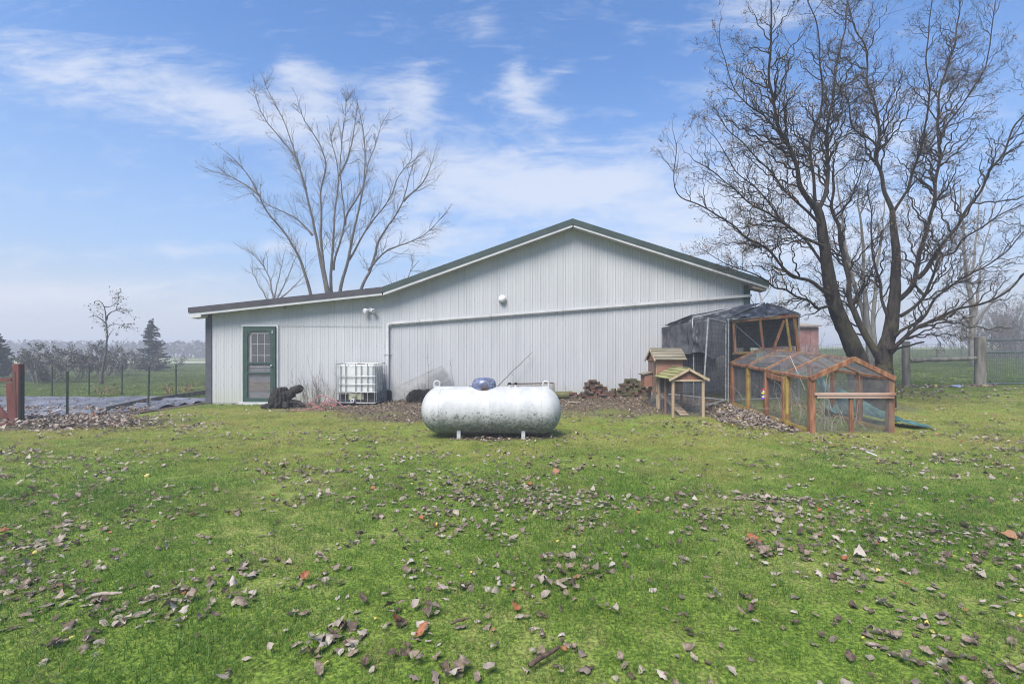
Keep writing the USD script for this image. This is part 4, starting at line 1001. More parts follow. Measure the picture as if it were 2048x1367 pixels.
# low run in front
LX0, LX1, LY0, LY1 = 3.31, 3.93, 9.95, 10.92; le, lr_ = .865, 1.075; lm_ = (LX0 + LX1) / 2
for x in (LX0, LX1):
    for y in (LY0, LY1 - .03) if x == LX0 else (LY0,):
        obj('leg', MB().cbox((x, y, (gz(x, y) - .04 + le) / 2), (.052, .045, le - gz(x, y) + .04), .003), 'pale_wood', hut)
obj('leg', MB().cbox((LX0, (LY0 + LY1) / 2, (gz(LX0, 10.4) + le) / 2), (.035, .035, le - gz(LX0, 10.4)), .003), 'hutch_wood', hut)
obj('gable', MB().slab([(LX0 - .02, LY0 - .012, le - .0), (LX1 + .02, LY0 - .012, le - .0), (lm_, LY0 - .012, lr_ - .01)], (0, .016, 0)), 'hutch_wood', hut)
obj('gable_rail', MB().cbox((lm_, LY0 - .018, le - .015), (LX1 - LX0 + .04, .03, .04), .003), 'pale_wood', hut)
board_roof((lm_, LY0 - .07, lr_ + .01), (lm_, LY1, lr_ + .01), (LX0 - .10, LY0 - .07, le + .0), (LX0 - .10, LY1, le + .0), 4, 'roof_board_moss', hut)
board_roof((lm_, LY0 - .07, lr_ + .01), (lm_, LY1, lr_ + .01), (LX1 + .10, LY0 - .07, le + .0), (LX1 + .10, LY1, le + .0), 4, 'roof_board_moss', hut)
for x in (LX0 - .10, LX1 + .10): obj('barge_board', MB().bar((x, LY0 - .076, le - .01), (lm_, LY0 - .076, lr_ + .004), .016, .045), 'pale_wood', hut)
obj('ridge_cap', MB().cbox((lm_, (LY0 + LY1) / 2 - .03, lr_ + .032), (.05, LY1 - LY0 + .08, .02), .003), 'roof_board_moss', hut)
for (p, q) in (((LX0, LY0), (LX1, LY0)), ((LX0, LY0), (LX0, LY1)), ((LX1, LY0), (LX1, LY1))):
    obj('wire_panel', MB().grid((*p, gz(*p) + .02), (*q, gz(*q) + .02), (*q, le - .02), (*p, le - .02), .016, .0008), 'mesh_wire', hut)
obj('under_mesh', MB().grid((X0, Y0, zb0), (X0, Y1, zb0 + .05), (X0, Y1, zf), (X0, Y0, zf), .016, .0008), 'mesh_wire', hut)
rp = thing('ramp', None, None, parent=hut)
ra, rb = np.array([3.40, 10.95, .52]), np.array([3.60, 10.08, gz(3.6, 10.1) + .02])
obj('ramp_board', MB().bar(ra, rb, .20, .014), 'pale_wood', rp)
for k in range(7): obj('ramp_cleat', MB().bar(lerp(ra, rb, (k + .5) / 7) + [-.10, 0, .014], lerp(ra, rb, (k + .5) / 7) + [.10, 0, .014], .02, .014), 'hutch_wood', rp)
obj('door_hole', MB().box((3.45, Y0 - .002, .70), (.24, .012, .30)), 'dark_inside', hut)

# ------------------------------------------------------------------ kennel under black shade cloth
def shade_material():
    g = G(); pos = g.add('geometry', 'position'); n = g.noise(g.map(pos, (1, 1, .5)), 3.5, 6, .65)
    col = g.mix(g.smooth(n, .3, .7), (.018, .019, .022), (.065, .067, .077))
    w = g.add('wave_texture', 'fac', {'vector': g.map(pos, (1, 1, .03))}, scale=14, distortion=4, detail=3)
    col = g.mix(g.smooth(w, .6, 1, 0, .5), col, (.15, .15, .165))
    p = g.add('principled_bsdf', 'BSDF', {'base_color': col, 'normal': g.bump(n, .5, .03)}, roughness=.62, specular_ior_level=.3)
    M['shade_cloth'] = g.done('shade_cloth', p)


shade_material()
plain('tarp_grey', (.018, .019, .022), (.065, .067, .078), 3.5, .42, .5, .02, c3=(.20, .205, .22), s3=5, t3=(.50, .66), a3=.8, spec=.5, st3=(1, 1, 2))
plain('pipe_grey', (.20, .205, .21), (.30, .31, .315), 12, .45, metallic=.3)
plain('pen_wire', (.045, .045, .05), (.08, .08, .08), 9, .6)
ken = thing('dog_kennel', 'pipe framed wire kennel draped with torn black shade cloth beside the barn', 'kennel')
K0, K1, K2, K3 = (5.07, 11.33), (6.83, 11.52), (6.75, 12.95), (3.90, 12.55)
top = {0: 2.19, 1: 2.33, 2: 2.28, 3: 2.05}
KC = [K0, K1, K2, K3]; KT = [np.array([*KC[k], top[k]]) for k in range(4)]; KB = [np.array([*KC[k], gz(*KC[k])]) for k in range(4)]
def pole(nm, a, b, r=.021, mt='pipe_grey', par=None): return obj(nm, MB().tube([a, b], r, 8), mt, par or ken, True)
for k in range(4): pole('corner_pole', KB[k] - [0, 0, .05], KT[k])
for k in range(4): pole('top_pipe', KT[k], KT[(k + 1) % 4]); pole('bottom_pipe', KB[k] + [0, 0, .10], KB[(k + 1) % 4] + [0, 0, .10])
ml = lerp(K0, K3, .5); pole('corner_pole', (*ml, gz(*ml)), (*ml, 2.11), .018)
ridge0, ridge1 = np.array([6.18, 11.95, 2.62]), np.array([4.62, 12.45, 2.36])
def wall_wire(a, b, h0, h1, nm): obj(nm, MB().grid(KB[a] + [0, 0, h0], KB[b] + [0, 0, h0], KB[b] * [1, 1, 0] + [0, 0, top[b] - .02], KB[a] * [1, 1, 0] + [0, 0, top[a] - .02], .05, .0027, .10), 'pen_wire', ken)
wall_wire(0, 1, .1, 0, 'wire_panel'); wall_wire(1, 2, .1, 0, 'wire_panel'); wall_wire(3, 0, .1, 0, 'wire_panel')


def cloth(corner, nu, nv, seed, amp=.03, scallop=0.0, sag=0.0, off=(0, 0, 0)):
    """Wrinkled sheet over the quad a b c d (a-b lower edge), thin but two sided."""
    a, b, c, d = (np.asarray(q, float) for q in corner); U, V = np.meshgrid(np.linspace(0, 1, nu), np.linspace(0, 1, nv), indexing='ij')
    p = (a[None, None] * ((1 - U) * (1 - V))[..., None] + b * (U * (1 - V))[..., None] + c * (U * V)[..., None] + d * ((1 - U) * V)[..., None])
    nrm = unit(np.cross(b - a, d - a))
    L = np.linalg.norm(b - a)
    w = meshkit.fbm(np.stack([U * L * 3.2, V * 1.6, 0 * U + seed], -1), 4, seed) - .5
    w2 = np.sin(U * L * 13 + 5 * meshkit.noise(np.stack([U * 3, V * 2, 0 * U + seed], -1)) + V * 2) * .3
    p = p + nrm * ((w * 2.6 + w2 * .9) * amp * (.6 + .6 * (1 - V)))[..., None] + np.asarray(off)
    if scallop: p[..., 2] += (scallop * np.abs(np.sin(U * L * 2.6 + seed)) + scallop * .8 * (meshkit.noise(np.stack([U * L * 4, 0 * U, 0 * U + seed], -1)) - .5)) * (1 - V) ** 2
    if sag: p[..., 2] -= sag * np.sin(np.pi * U) * np.sin(np.pi * V) * (.6 + .8 * meshkit.noise(np.stack([U * 4, V * 4, 0 * U + seed], -1)))
    i, j = np.meshgrid(np.arange(nu - 1), np.arange(nv - 1), indexing='ij')
    return p.reshape(-1, 3), np.stack([i * nv + j, (i + 1) * nv + j, (i + 1) * nv + j + 1, i * nv + j + 1], -1).reshape(-1, 4)


o = np.array([-.03, -.045, .02])
lmT = np.array([*ml, 2.13])
obj('side_cloth', cloth((np.array([*K3, 1.42]), np.array([*ml, 1.32]), lmT, KT[3]), 34, 20, 2, .05, .08, off=o), 'shade_cloth', ken, True)
obj('side_cloth', cloth((np.array([*ml, 1.30]), np.array([*K0, 1.20]), KT[0], lmT), 30, 20, 5, .05, .14, off=o + [-.02, -.01, 0]), 'shade_cloth', ken, True)
obj('hanging_fold', cloth((np.array([*lerp(K0, K3, .46), 1.55]), np.array([*lerp(K0, K3, .40), 1.50]), np.array([*lerp(K0, K3, .42), 2.14]), np.array([*lerp(K0, K3, .52), 2.14])), 14, 24, 8, .11, .10, off=o + [-.05, -.05, .02]), 'shade_cloth', ken, True)
obj('roof_cloth', cloth((lmT, KT[0], ridge0, ridge1), 44, 26, 11, .05, 0, .06, off=(0, 0, .04)), 'tarp_grey', ken, True)
obj('roof_cloth', cloth((KT[3], lmT, ridge1, lerp(KT[3], KT[2], .35) + [0, 0, .12]), 30, 22, 13, .03, 0, .05, off=(0, 0, .04)), 'tarp_grey', ken, True)
obj('roof_cloth', cloth((KT[0] + [0, -.02, -.02], KT[1] + [.04, -.02, -.02], ridge0 + [.25, .02, -.02], ridge0), 44, 26, 17, .06, 0, .05, off=(0, -.02, .03)), 'tarp_grey', ken, True)
obj('roof_cloth', cloth((KT[1], KT[2], ridge0 + [.1, .3, -.05], ridge0 + [.25, .02, -.02]), 24, 18, 19, .05, 0, .04, off=(0, 0, .03)), 'tarp_grey', ken, True)
obj('roof_cloth', cloth((KT[2], KT[3], ridge1, ridge0 + [.1, .3, -.05]), 24, 18, 23, .04, 0, .04, off=(0, 0, .03)), 'tarp_grey', ken, True)
obj('hanging_corner', cloth((KT[1] + [.02, .0, -.34], KT[1] + [.04, .5, -.25], KT[1] + [.04, .5, .0], KT[1] + [.05, -.03, .0]), 12, 10, 29, .05, .12), 'shade_cloth', ken, True)
obj('back_cloth', cloth((np.array([4.9, 12.2, 1.48]), np.array([7.12, 12.05, 1.52]), np.array([7.12, 12.05, 2.34]), np.array([4.9, 12.2, 2.25])), 24, 14, 31, .05, .06), 'shade_cloth', ken, True)
obj('inner_cloth', cloth((np.array([4.35, 12.42, .62]), np.array([4.98, 11.75, .55]), np.array([4.98, 11.75, 2.1]), np.array([4.35, 12.42, 2.0])), 24, 30, 37, .10, .25), 'shade_cloth', ken, True)
rf = [lmT + [-.06, -.08, .06], lerp(lmT, ridge1, .25) + [0, 0, .10], lerp(lmT, ridge0, .55) + [0, 0, .10]]
obj('roof_pole', MB().tube([lmT + [-.05, -.08, -.12]] + rf, .02, 8), 'pipe_grey', ken, True)
# open gate leaf swung towards the camera
g0, g1 = np.array([4.98, 11.27, 0.0]), np.array([4.17, 10.55, 0.0]); g1 = at(1407, 826, 10.45) * [1, 1, 0]
gt = thing('gate_leaf', 'open wire gate leaf of the kennel', None, parent=ken)
gb0, gb1 = gz(*g0[:2]) + .12, gz(*g1[:2]) + .14
A1, A2 = g0 + [0, 0, gb0], g0 + [0, 0, 2.12]; B1, B2 = g1 + [-.03, 0, -.02 + gb1 - .14], g1 + [.10, 0, EYE + (HORIZON - 637) / F * 10.45]
for a, b in ((A1, A2), (B1, B2), (A2, B2), (A1, B1 + [.012, 0, .14])): pole('gate_pipe', a, b, .021, par=gt)
obj('gate_mesh', MB().grid(B1 + [.01, 0, .14], A1, A2, B2, .05, .0027, .10), 'pen_wire', gt)
p = g1 + [-.06, -.02, gz(*g1[:2])]; obj('gate_prop', MB().bar(p + [-.02, 0, -.03], p + [.06, .02, .36], .03, .03), 'pale_wood', gt)
# orange frames inside the front
def fp(px, py): return at(px, py, 11.42)
inner = [((1463, 643), (1594, 631), .07), ((1466, 643), (1470, 707), .06), ((1519, 638), (1526, 700), .055), ((1568, 640), (1547, 697), .055), ((1572, 637), (1581, 702), .055), ((1588, 633), (1597, 704), .075), ((1466, 707), (1520, 703), .05), ((1522, 703), (1584, 699), .045)]
for k, (a, b, w) in enumerate(inner):
    q = np.array([0, .004 * k - .02, 0]); obj('frame_bar', MB().bar(fp(*a) + q, fp(*b) + q, .04, w, (0, 1, 0) if abs(a[0] - b[0]) < 40 else (0, 0, 1), .004) if abs(a[0] - b[0]) >= 40 else MB().bar(fp(*a) + q, fp(*b) + q, w, .04, (0, 1, 0), .004), 'mossy_wood' if k in (4, 6, 7) else 'orange_wood', ken)
pole('brace_wire', fp(1466, 648) + [0, -.06, 0], fp(1523, 698) + [0, -.06, 0], .006)
obj('side_shelter', MB().cbox((6.3, 12.0, .75), (.50, .45, .85), .02).box((5.42, 12.05, .95), (.16, .10, 1.25)), 'black_plastic', ken)
obj('dog_house_board', MB().box((6.0, 12.7, .9), (.8, .03, 1.0)), 'hutch_panel', ken)

# ------------------------------------------------------------------ green sheet lying out of the run
g = G(); pos = g.add('geometry', 'position'); n = g.noise(pos, 4, 6, .6); col = g.mix(g.smooth(n, .35, .65), (.018, .055, .050), (.075, .16, .15))
M['green_sheet'] = g.done('green_sheet', g.add('principled_bsdf', 'BSDF', {'base_color': col, 'normal': g.bump(n, .4, .02)}, roughness=.4, specular_ior_level=.5))
path = [(1636, 735, 10.3, .50), (1652, 762, 10.2, .48), (1672, 782, 10.0, .46), (1700, 797, 9.8, .42), (1735, 810, 9.5, .38), (1775, 832, 9.2, .34), (1815, 850, 9.0, .28), (1862, 858, 8.9, .12)]
nu, nv = 60, 11; P3 = []
for k, u in enumerate(np.linspace(0, len(path) - 1, nu)):
    px, py, Y, wd = [float(np.interp(u, range(len(path)), [q[i] for q in path])) for i in range(4)]
    c = at(px, py, Y); c[2] = max(c[2], gz(c[0], c[1]) + .02)
    for s in np.linspace(-1, 1, nv):
        x, y = c[0] + s * wd * .25, c[1] + s * wd * .8; gzz = gz(x, y)
        z = max(gzz + .015, gzz + (c[2] - gzz) * (.55 + .45 * s if s > 0 else .55 + .5 * s)) + .16 * (meshkit.fbm(np.array([[u * 1.1, s * 2.2, 3.0]]), 3)[0]) * wd / .4 + .035 * abs(math.sin(s * 5 + u * .8)) * wd / .4
        P3.append((x, y, z))
i, j = np.meshgrid(np.arange(nu - 1), np.arange(nv - 1), indexing='ij')
obj('green_sheet', (np.array(P3), np.stack([i * nv + j, (i + 1) * nv + j, (i + 1) * nv + j + 1, i * nv + j + 1], -1).reshape(-1, 4)), 'green_sheet', None, True, label='crumpled green plastic sheet trailing from the chicken run onto the grass', cat='tarpaulin')
# ------------------------------------------------------------------ trees
def bark(name, a, b, scale=7, moss=None):
    g = G(); pos = g.add('geometry', 'position'); v = g.map(pos, (1, 1, .22)); n = g.noise(v, scale * 2.2, 7, .68, .4)
    col = g.mix(g.smooth(n, .36, .64), a, b)
    if moss:
        z = g.add('separate_xyz', 'z', {'vector': pos}); mm = g.m('multiply', g.smooth(g.noise(pos, 3.2, 5, .6), .48, .62), g.smooth(z, 3.2, .4, .0, .7)); col = g.mix(mm, col, moss)
    M[name] = g.done(name, g.add('principled_bsdf', 'BSDF', {'base_color': col, 'normal': g.bump(n, .9, .05)}, roughness=.92, specular_ior_level=.15))


bark('willow_bark', (.010, .008, .007), (.045, .036, .030), 7, (.075, .07, .035))
bark('willow_twig', (.024, .018, .014), (.07, .048, .034), 7)
bark('maple_bark', (.06, .052, .045), (.13, .115, .10), 5)
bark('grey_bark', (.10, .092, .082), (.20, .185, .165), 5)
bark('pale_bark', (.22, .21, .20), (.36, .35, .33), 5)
plain('bud_brown', (.13, .075, .04), (.24, .15, .08), 30, .8)
plain('dark_twig', (.05, .043, .04), (.09, .08, .072), 9, .9)


def smooth_path(p, n):
    from scipy.interpolate import CubicSpline
    p = np.asarray(p, float); d = np.r_[0, np.cumsum(np.linalg.norm(np.diff(p, axis=0), axis=1))]
    return CubicSpline(d, p)(np.linspace(0, d[-1], n))


def limb_path(px, Y0, Y1, rng, wig, step=.12):
    """Limb through photograph pixels whose distance runs from Y0 to Y1, with a crooked wander."""
    px = np.asarray(px, float); s = np.r_[0, np.cumsum(np.hypot(*np.diff(px, axis=0).T))]; s /= s[-1]
    Ys = Y0 + (Y1 - Y0) * s; p = np.array([at(x, y, Y) for (x, y), Y in zip(px, Ys)])
    n = max(6, int(np.linalg.norm(np.diff(p, axis=0), axis=1).sum() / step)); q = smooth_path(p, n)
    w = np.stack([meshkit.noise(np.stack([np.arange(n) * step / .45, np.full(n, rng.uniform(0, 99)), np.zeros(n)], -1)) - .5 for _ in range(3)], -1)
    return q + w * wig * np.clip(np.arange(n) / 6, 0, 1)[:, None]


class Tree:
    def __init__(s, seed, crook, lift, limits): s.r = np.random.default_rng(seed); s.crook, s.lift = crook, lift; s.branch, s.twig, s.bud = MB(), MB(), []; s.limits = limits
    def grow(s, p, d, L, r, lv, wl=.32):
        """A crooked branch and its side shoots; lv counts down to the last twigs."""
        rng = s.r; step = .085 if lv >= 1 else .06; n = max(4, int(L / step)); pts, dirs = [np.asarray(p, float)], []
        a = unit(np.cross(d, rng.normal(0, 1, 3))); b = np.cross(d, a); ph, ph2 = rng.uniform(0, 6.28, 2); cur = unit(d)
        for i in range(n):
            cur = unit(cur + rng.normal(0, .07, 3) + [0, 0, s.lift * (.5 + .5 * i / n)])
            w = s.crook * (a * math.sin(i * step / wl * 6.28 + ph) + b * .7 * math.sin(i * step / (wl * .77) * 6.28 + ph2)) * min(1, (i + 2) / 5)
            dd = unit(cur + w); dirs.append(dd); pts.append(pts[-1] + dd * L / n)
        rad = np.linspace(r, max(r * .28, .0016), n + 1)
        (s.branch if lv >= 2 else s.twig).tube(pts, rad, 5 if lv >= 2 else 3, False)
        if lv == 0:
            if rng.random() < .6: s.bud.append((pts[rng.integers(n // 2, n + 1)], dirs[-1]))
            return
        cnt = {3: 9, 2: 8, 1: 6}[lv]
        m = rng.poisson(cnt * min(1.5, L / {3: 2.6, 2: 1.3, 1: .6}[lv])) + 1
        for _ in range(m):
            i = int(n * rng.uniform(.18, 1.0) ** .85); i = min(i, n - 1); t = i / n
            side = unit(np.cross(dirs[i], rng.normal(0, 1, 3))); ang = rng.uniform(.45, 1.0)
            nd = dirs[i] * math.cos(ang) + side * math.sin(ang)
            s.grow(pts[i], nd, L * rng.uniform(.32, .62) * (1.1 - .45 * t), rad[i] * rng.uniform(.45, .65), lv - 1, wl * .8)
    def dress(s, path, r0, r1, lv, every, Lr, start=.25, side=None, spread=(.5, 1.05)):
        """Side branches along a limb."""
        rng = s.r; n = len(path); rad = np.linspace(r0, r1, n); length = np.linalg.norm(np.diff(path, axis=0), axis=1).sum()
        for k in range(max(1, int(length * (1 - start) / every))):
            u = start + (1 - start) * rng.uniform(0, 1); i = min(n - 2, int(u * n)); t = unit(path[i + 1] - path[i])
            sd = unit(np.cross(t, rng.normal(0, 1, 3) + (np.asarray(side) if side is not None else 0))); ang = rng.uniform(*spread)
            s.grow(path[i], t * math.cos(ang) + sd * math.sin(ang), rng.uniform(*Lr) * (1.15 - .5 * u), min(rad[i] * .5, .022), lv)
        s.grow(path[-1], unit(path[-1] - path[-3]), Lr[0], r1 * .9, lv)
    def finish(s, parent, mat_b, mat_t, buds=True, size=.018, mat_l='bud_brown'):
        if s.branch.v: obj('crown', s.branch, mat_b, parent, True)
        obj('twigs', s.twig, mat_t, parent, True, kind='stuff')
        if buds and s.bud:
            b = MB(); rng = s.r
            for p, d in s.bud:
                q = unit(np.cross(d, rng.normal(0, 1, 3))); L = size * rng.uniform(.7, 1.6); w = L * .35
                e = unit(d * .6 + q); b.raw([p, p + e * L * .5 + np.cross(e, d) * w, p + e * L, p + e * L * .5 - np.cross(e, d) * w], [[0, 1, 2, 3]])
            obj('dry_leaves', b, mat_l, parent, kind='stuff')


# the crooked willow behind the run
wil = thing('willow_tree', 'big dark contorted willow with two leaning bare trunks behind the chicken run', 'tree')
T = Tree(31, .62, .05, None); D0 = 10.9
LIMBS = [  # pixels, depth at the start and the end, radius at the start and the end, how it is dressed
    ('trunk', [(1757, 826), (1742, 775), (1722, 735), (1700, 680), (1674, 622), (1660, 570), (1650, 500), (1641, 440), (1628, 408)], 10.8, 10.4, .23, .080, None),
    ('trunk', [(1762, 826), (1768, 770), (1766, 730), (1782, 655), (1788, 595), (1793, 541), (1789, 475), (1786, 422)], 11.0, 11.2, .22, .056, None),
    ('limb', [(1776, 740), (1742, 695), (1716, 640), (1703, 600), (1695, 560), (1690, 520), (1681, 471), (1668, 434), (1663, 390), (1668, 340)], 10.95, 12.0, .13, .045, (3, .42, (1.0, 1.9))),
    ('limb', [(1628, 410), (1603, 369), (1583, 303), (1562, 262), (1546, 184), (1540, 123), (1544, 53), (1541, 0), (1545, -70)], 10.4, 9.6, .085, .018, (3, .26, (.8, 1.7))),
    ('limb', [(1636, 420), (1650, 380), (1653, 330), (1654, 287), (1657, 229), (1669, 164), (1685, 82), (1692, 20), (1700, -60)], 10.4, 11.4, .07, .016, (3, .30, (.8, 1.6))),
    ('limb', [(1630, 404), (1626, 360), (1622, 320), (1624, 266), (1636, 229), (1640, 123), (1633, 60), (1618, 0), (1612, -50)], 10.4, 10.0, .055, .014, (3, .32, (.7, 1.4))),
    ('limb', [(1646, 492), (1620, 480), (1587, 463), (1529, 426), (1472, 389), (1423, 340), (1395, 322)], 10.4, 9.8, .055, .014, (3, .28, (.7, 1.5))),
    ('limb', [(1641, 450), (1600, 410), (1560, 372), (1530, 330), (1500, 300), (1470, 270), (1440, 230)], 10.4, 10.6, .05, .014, (3, .28, (.7, 1.5))),
    ('limb', [(1663, 590), (1649, 583), (1620, 562), (1590, 550), (1554, 513), (1538, 496), (1500, 477), (1464, 455), (1402, 414), (1382, 405), (1352, 380), (1345, 356), (1348, 320), (1345, 282)], 10.5, 9.6, .065, .010, (2, .36, (.5, 1.1))),
    ('limb', [(1690, 640), (1674, 633), (1655, 613), (1637, 617), (1620, 602), (1592, 591), (1576, 577), (1554, 575), (1532, 561), (1473, 535), (1411, 501)], 10.6, 9.4, .06, .009, (2, .24, (.45, .95))),
    ('limb', [(1786, 424), (1763, 369), (1752, 328), (1755, 238), (1740, 172), (1734, 115), (1714, 61), (1700, 10), (1696, -50)], 11.2, 11.8, .075, .016, (3, .30, (.8, 1.6))),
    ('limb', [(1788, 422), (1808, 385), (1828, 340), (1849, 266), (1856, 200), (1850, 120), (1858, 40), (1870, -50)], 11.2, 10.4, .05, .013, (3, .32, (.7, 1.4))),
    ('limb', [(1751, 330), (1730, 270), (1701, 242), (1693, 192), (1675, 168), (1672, 120), (1690, 70)], 11.4, 10.9, .042, .012, (3, .34, (.6, 1.3))),
    ('limb', [(1796, 600), (1832, 552), (1845, 497), (1862, 431), (1869, 369), (1878, 287), (1873, 229), (1878, 176), (1905, 110), (1915, 40), (1925, -40)], 11.1, 12.2, .085, .017, (3, .28, (.8, 1.7))),
    ('limb', [(1835, 556), (1871, 514), (1897, 473), (1932, 424), (1955, 389), (1980, 348), (2005, 307), (2029, 254), (2052, 215), (2090, 140)], 11.2, 10.6, .075, .018, (3, .28, (.8, 1.6))),
    ('limb', [(1800, 632), (1832, 609), (1862, 571), (1873, 538), (1882, 515), (1908, 503), (1919, 481), (1937, 470), (1992, 437), (2040, 410), (2100, 380)], 11.0, 10.0, .06, .014, (3, .34, (.6, 1.3))),
    ('limb', [(1778, 700), (1794, 690), (1832, 657), (1867, 639), (1897, 628), (1948, 609), (1996, 593), (2048, 552), (2110, 520)], 10.9, 9.7, .075, .020, (3, .40, (.6, 1.2))),
    ('limb', [(1784, 706), (1803, 694), (1822, 690), (1840, 683), (1851, 681)], 10.8, 10.2, .045, .028, None),
    ('limb', [(1790, 672), (1812, 655), (1840, 639), (1867, 595), (1884, 582), (1919, 560), (1979, 525), (2015, 500), (2048, 464), (2090, 440)], 10.9, 10.4, .055, .013, (3, .34, (.6, 1.3))),
    ('limb', [(1779, 640), (1772, 624), (1759, 574), (1750, 541), (1744, 486), (1744, 440), (1738, 400), (1742, 340)], 11.1, 11.9, .06, .014, (3, .34, (.6, 1.3))),
    ('limb', [(1656, 545), (1640, 520), (1610, 480), (1560, 440), (1520, 380), (1480, 350), (1450, 300), (1425, 270)], 10.5, 11.2, .05, .012, (3, .28, (.7, 1.4))),
    ('limb', [(1583, 303), (1560, 270), (1530, 235), (1500, 215), (1470, 180), (1448, 120), (1440, 60)], 10.2, 9.9, .035, .010, (3, .26, (.7, 1.3))),
    ('limb', [(1878, 290), (1900, 240), (1930, 200), (1960, 150), (1980, 90), (1990, 20), (2000, -40)], 11.7, 11.2, .035, .012, (3, .30, (.7, 1.4))),
    ('limb', [(1668, 434), (1700, 400), (1722, 340), (1728, 300)], 11.8, 12.2, .04, .015, (3, .35, (.6, 1.2))),
]
for nm, px, Y0, Y1, ra, rb, dr in LIMBS:
    p = limb_path(px, Y0, Y1, T.r, .05 if nm == 'trunk' else .10); n = len(p)
    if nm == 'limb': ra, rb = ra * .72, rb * .55
    rad = ra + (rb - ra) * np.linspace(0, 1, n) ** (.8 if nm == 'trunk' else .6)
    if nm == 'trunk': rad = rad * (1 + .22 * np.exp(-np.arange(n) / 3.0)); p[0][2] = gz(p[0][0], p[0][1]) - .15
    rad = rad * (1 + .10 * (meshkit.noise(np.stack([np.arange(n) * .5, np.full(n, ra * 99), np.zeros(n)], -1)) - .5))
    sides = 20 if nm == 'trunk' else 10
    b = MB().tube(p, rad, sides); v, f = b.mesh()
    if nm == 'trunk':   # furrowed bark
        d = meshkit.fbm(v * [11, 11, 3.0], 3, 4) - .5; c = np.repeat(p, sides, 0); o_ = v - c; v = c + o_ * (1 + .26 * d)[:, None]
    obj(nm, (v, f), 'willow_bark', wil, True)
    if dr: T.dress(p, ra, rb, dr[0], dr[1] * .42, (dr[2][0] * .9, dr[2][1] * 1.1), .10)
T.finish(wil, 'willow_bark', 'willow_twig', size=.030)

# the straight limbed tree behind the barn
mp = thing('bare_tree', 'tall many stemmed leafless tree standing behind the barn', 'tree')
D1 = 27.0; T2 = Tree(8, .10, .035, None)
STEMS = [[(672, 720), (664, 640), (653, 582), (639, 509), (625, 438), (611, 379), (597, 330), (576, 294), (540, 252), (519, 217), (508, 172)],
         [(612, 379), (596, 325), (580, 275), (569, 245), (551, 210), (528, 158)],
         [(668, 722), (640, 650), (621, 586), (607, 537), (586, 491), (558, 452), (533, 421), (516, 386), (488, 340), (451, 303)],
         [(520, 392), (500, 376), (470, 358), (420, 340)],
         [(625, 470), (607, 450), (590, 435), (555, 418), (520, 395)],
         [(676, 720), (668, 640), (652, 560), (642, 474), (642, 421), (644, 368), (652, 330), (640, 290), (615, 250), (596, 200)],
         [(680, 722), (672, 650), (662, 575), (667, 474), (670, 421), (677, 351), (667, 298), (660, 250)],
         [(667, 540), (675, 500), (688, 456), (686, 400), (681, 337), (686, 263), (694, 190)],
         [(684, 722), (683, 650), (681, 579), (698, 512), (709, 456), (723, 393), (730, 337), (728, 273), (713, 200)],
         [(690, 450), (705, 410), (724, 380), (733, 340), (748, 298), (758, 265), (773, 232)],
         [(698, 520), (715, 490), (734, 456), (762, 421), (786, 382), (798, 350), (815, 330), (815, 282)],
         [(690, 722), (705, 640), (723, 575), (744, 530), (758, 481), (783, 442), (807, 400), (818, 358), (826, 330), (838, 305)],
         [(807, 402), (825, 385), (846, 365), (860, 335), (873, 308)],
         [(738, 540), (755, 518), (779, 498), (821, 484), (856, 463), (888, 430)],
         [(677, 352), (690, 330), (700, 300), (708, 260), (715, 215)]]
for k, px in enumerate(STEMS):
    lo = px[0][1] > 600; ra, rb = (.185, .014) if lo else (.075, .012)
    p = limb_path(px, D1 + (0 if lo else .3 * math.sin(k)), D1 + 1.6 * math.sin(k * 2.3), T2.r, .05, .35)
    if lo: p[0][2] = gz(p[0][0], p[0][1]) - .1
    n = len(p); obj('trunk' if lo else 'limb', MB().tube(p, ra + (rb - ra) * np.linspace(0, 1, n) ** .52, 8), 'maple_bark', mp, True)
    rng = T2.r; L = np.linalg.norm(np.diff(p, axis=0), axis=1).sum(); i0 = int(n * (.42 if lo else .1))
    for _ in range(int(L * (1 - i0 / n) / .22)):
        i = rng.integers(i0, n - 1); t = unit(p[i + 1] - p[i]); sd = unit(np.cross(t, rng.normal(0, 1, 3))); an = rng.uniform(.35, .85)
        T2.grow(p[i], t * math.cos(an) + sd * math.sin(an), rng.uniform(.8, 2.2) * (1.15 - .7 * i / n), .014, 1, 1.2)
    T2.grow(p[-1], unit(p[-1] - p[-3]), .7, rb * .8, 1, 1.2)
T2.finish(mp, 'maple_bark', 'dark_twig', size=.06)


def far_tree(name, label, stems, Y, mat, seed, ra, tw=1, every=.8, L=(.8, 2.0), crook=.15, group=None):
    t = thing(name, label, 'tree', group=group); T3 = Tree(seed, crook, .02, None)
    for k, px in enumerate(stems):
        p = limb_path(px, Y, Y + 1.2 * math.sin(k * 1.9), T3.r, .12, .35); n = len(p)
        lo = px[0][1] > 660
        if lo: p[0][2] = gz(p[0][0], p[0][1]) - .1
        r_ = ra if lo else ra * .5
        obj('trunk' if lo else 'limb', MB().tube(p, r_ * (1 - .85 * np.linspace(0, 1, n) ** .8), 7), mat, t, True)
        rng = T3.r; LL = np.linalg.norm(np.diff(p, axis=0), axis=1).sum(); i0 = int(n * .35)
        for _ in range(int(LL * .65 / every) + 1):
            i = rng.integers(min(i0, n - 2), n - 1); d = unit(p[i + 1] - p[i]); sd = unit(np.cross(d, rng.normal(0, 1, 3))); an = rng.uniform(.4, .9)
            T3.grow(p[i], d * math.cos(an) + sd * math.sin(an), rng.uniform(*L), r_ * .22, tw, .9)
    T3.finish(t, mat, mat, False)


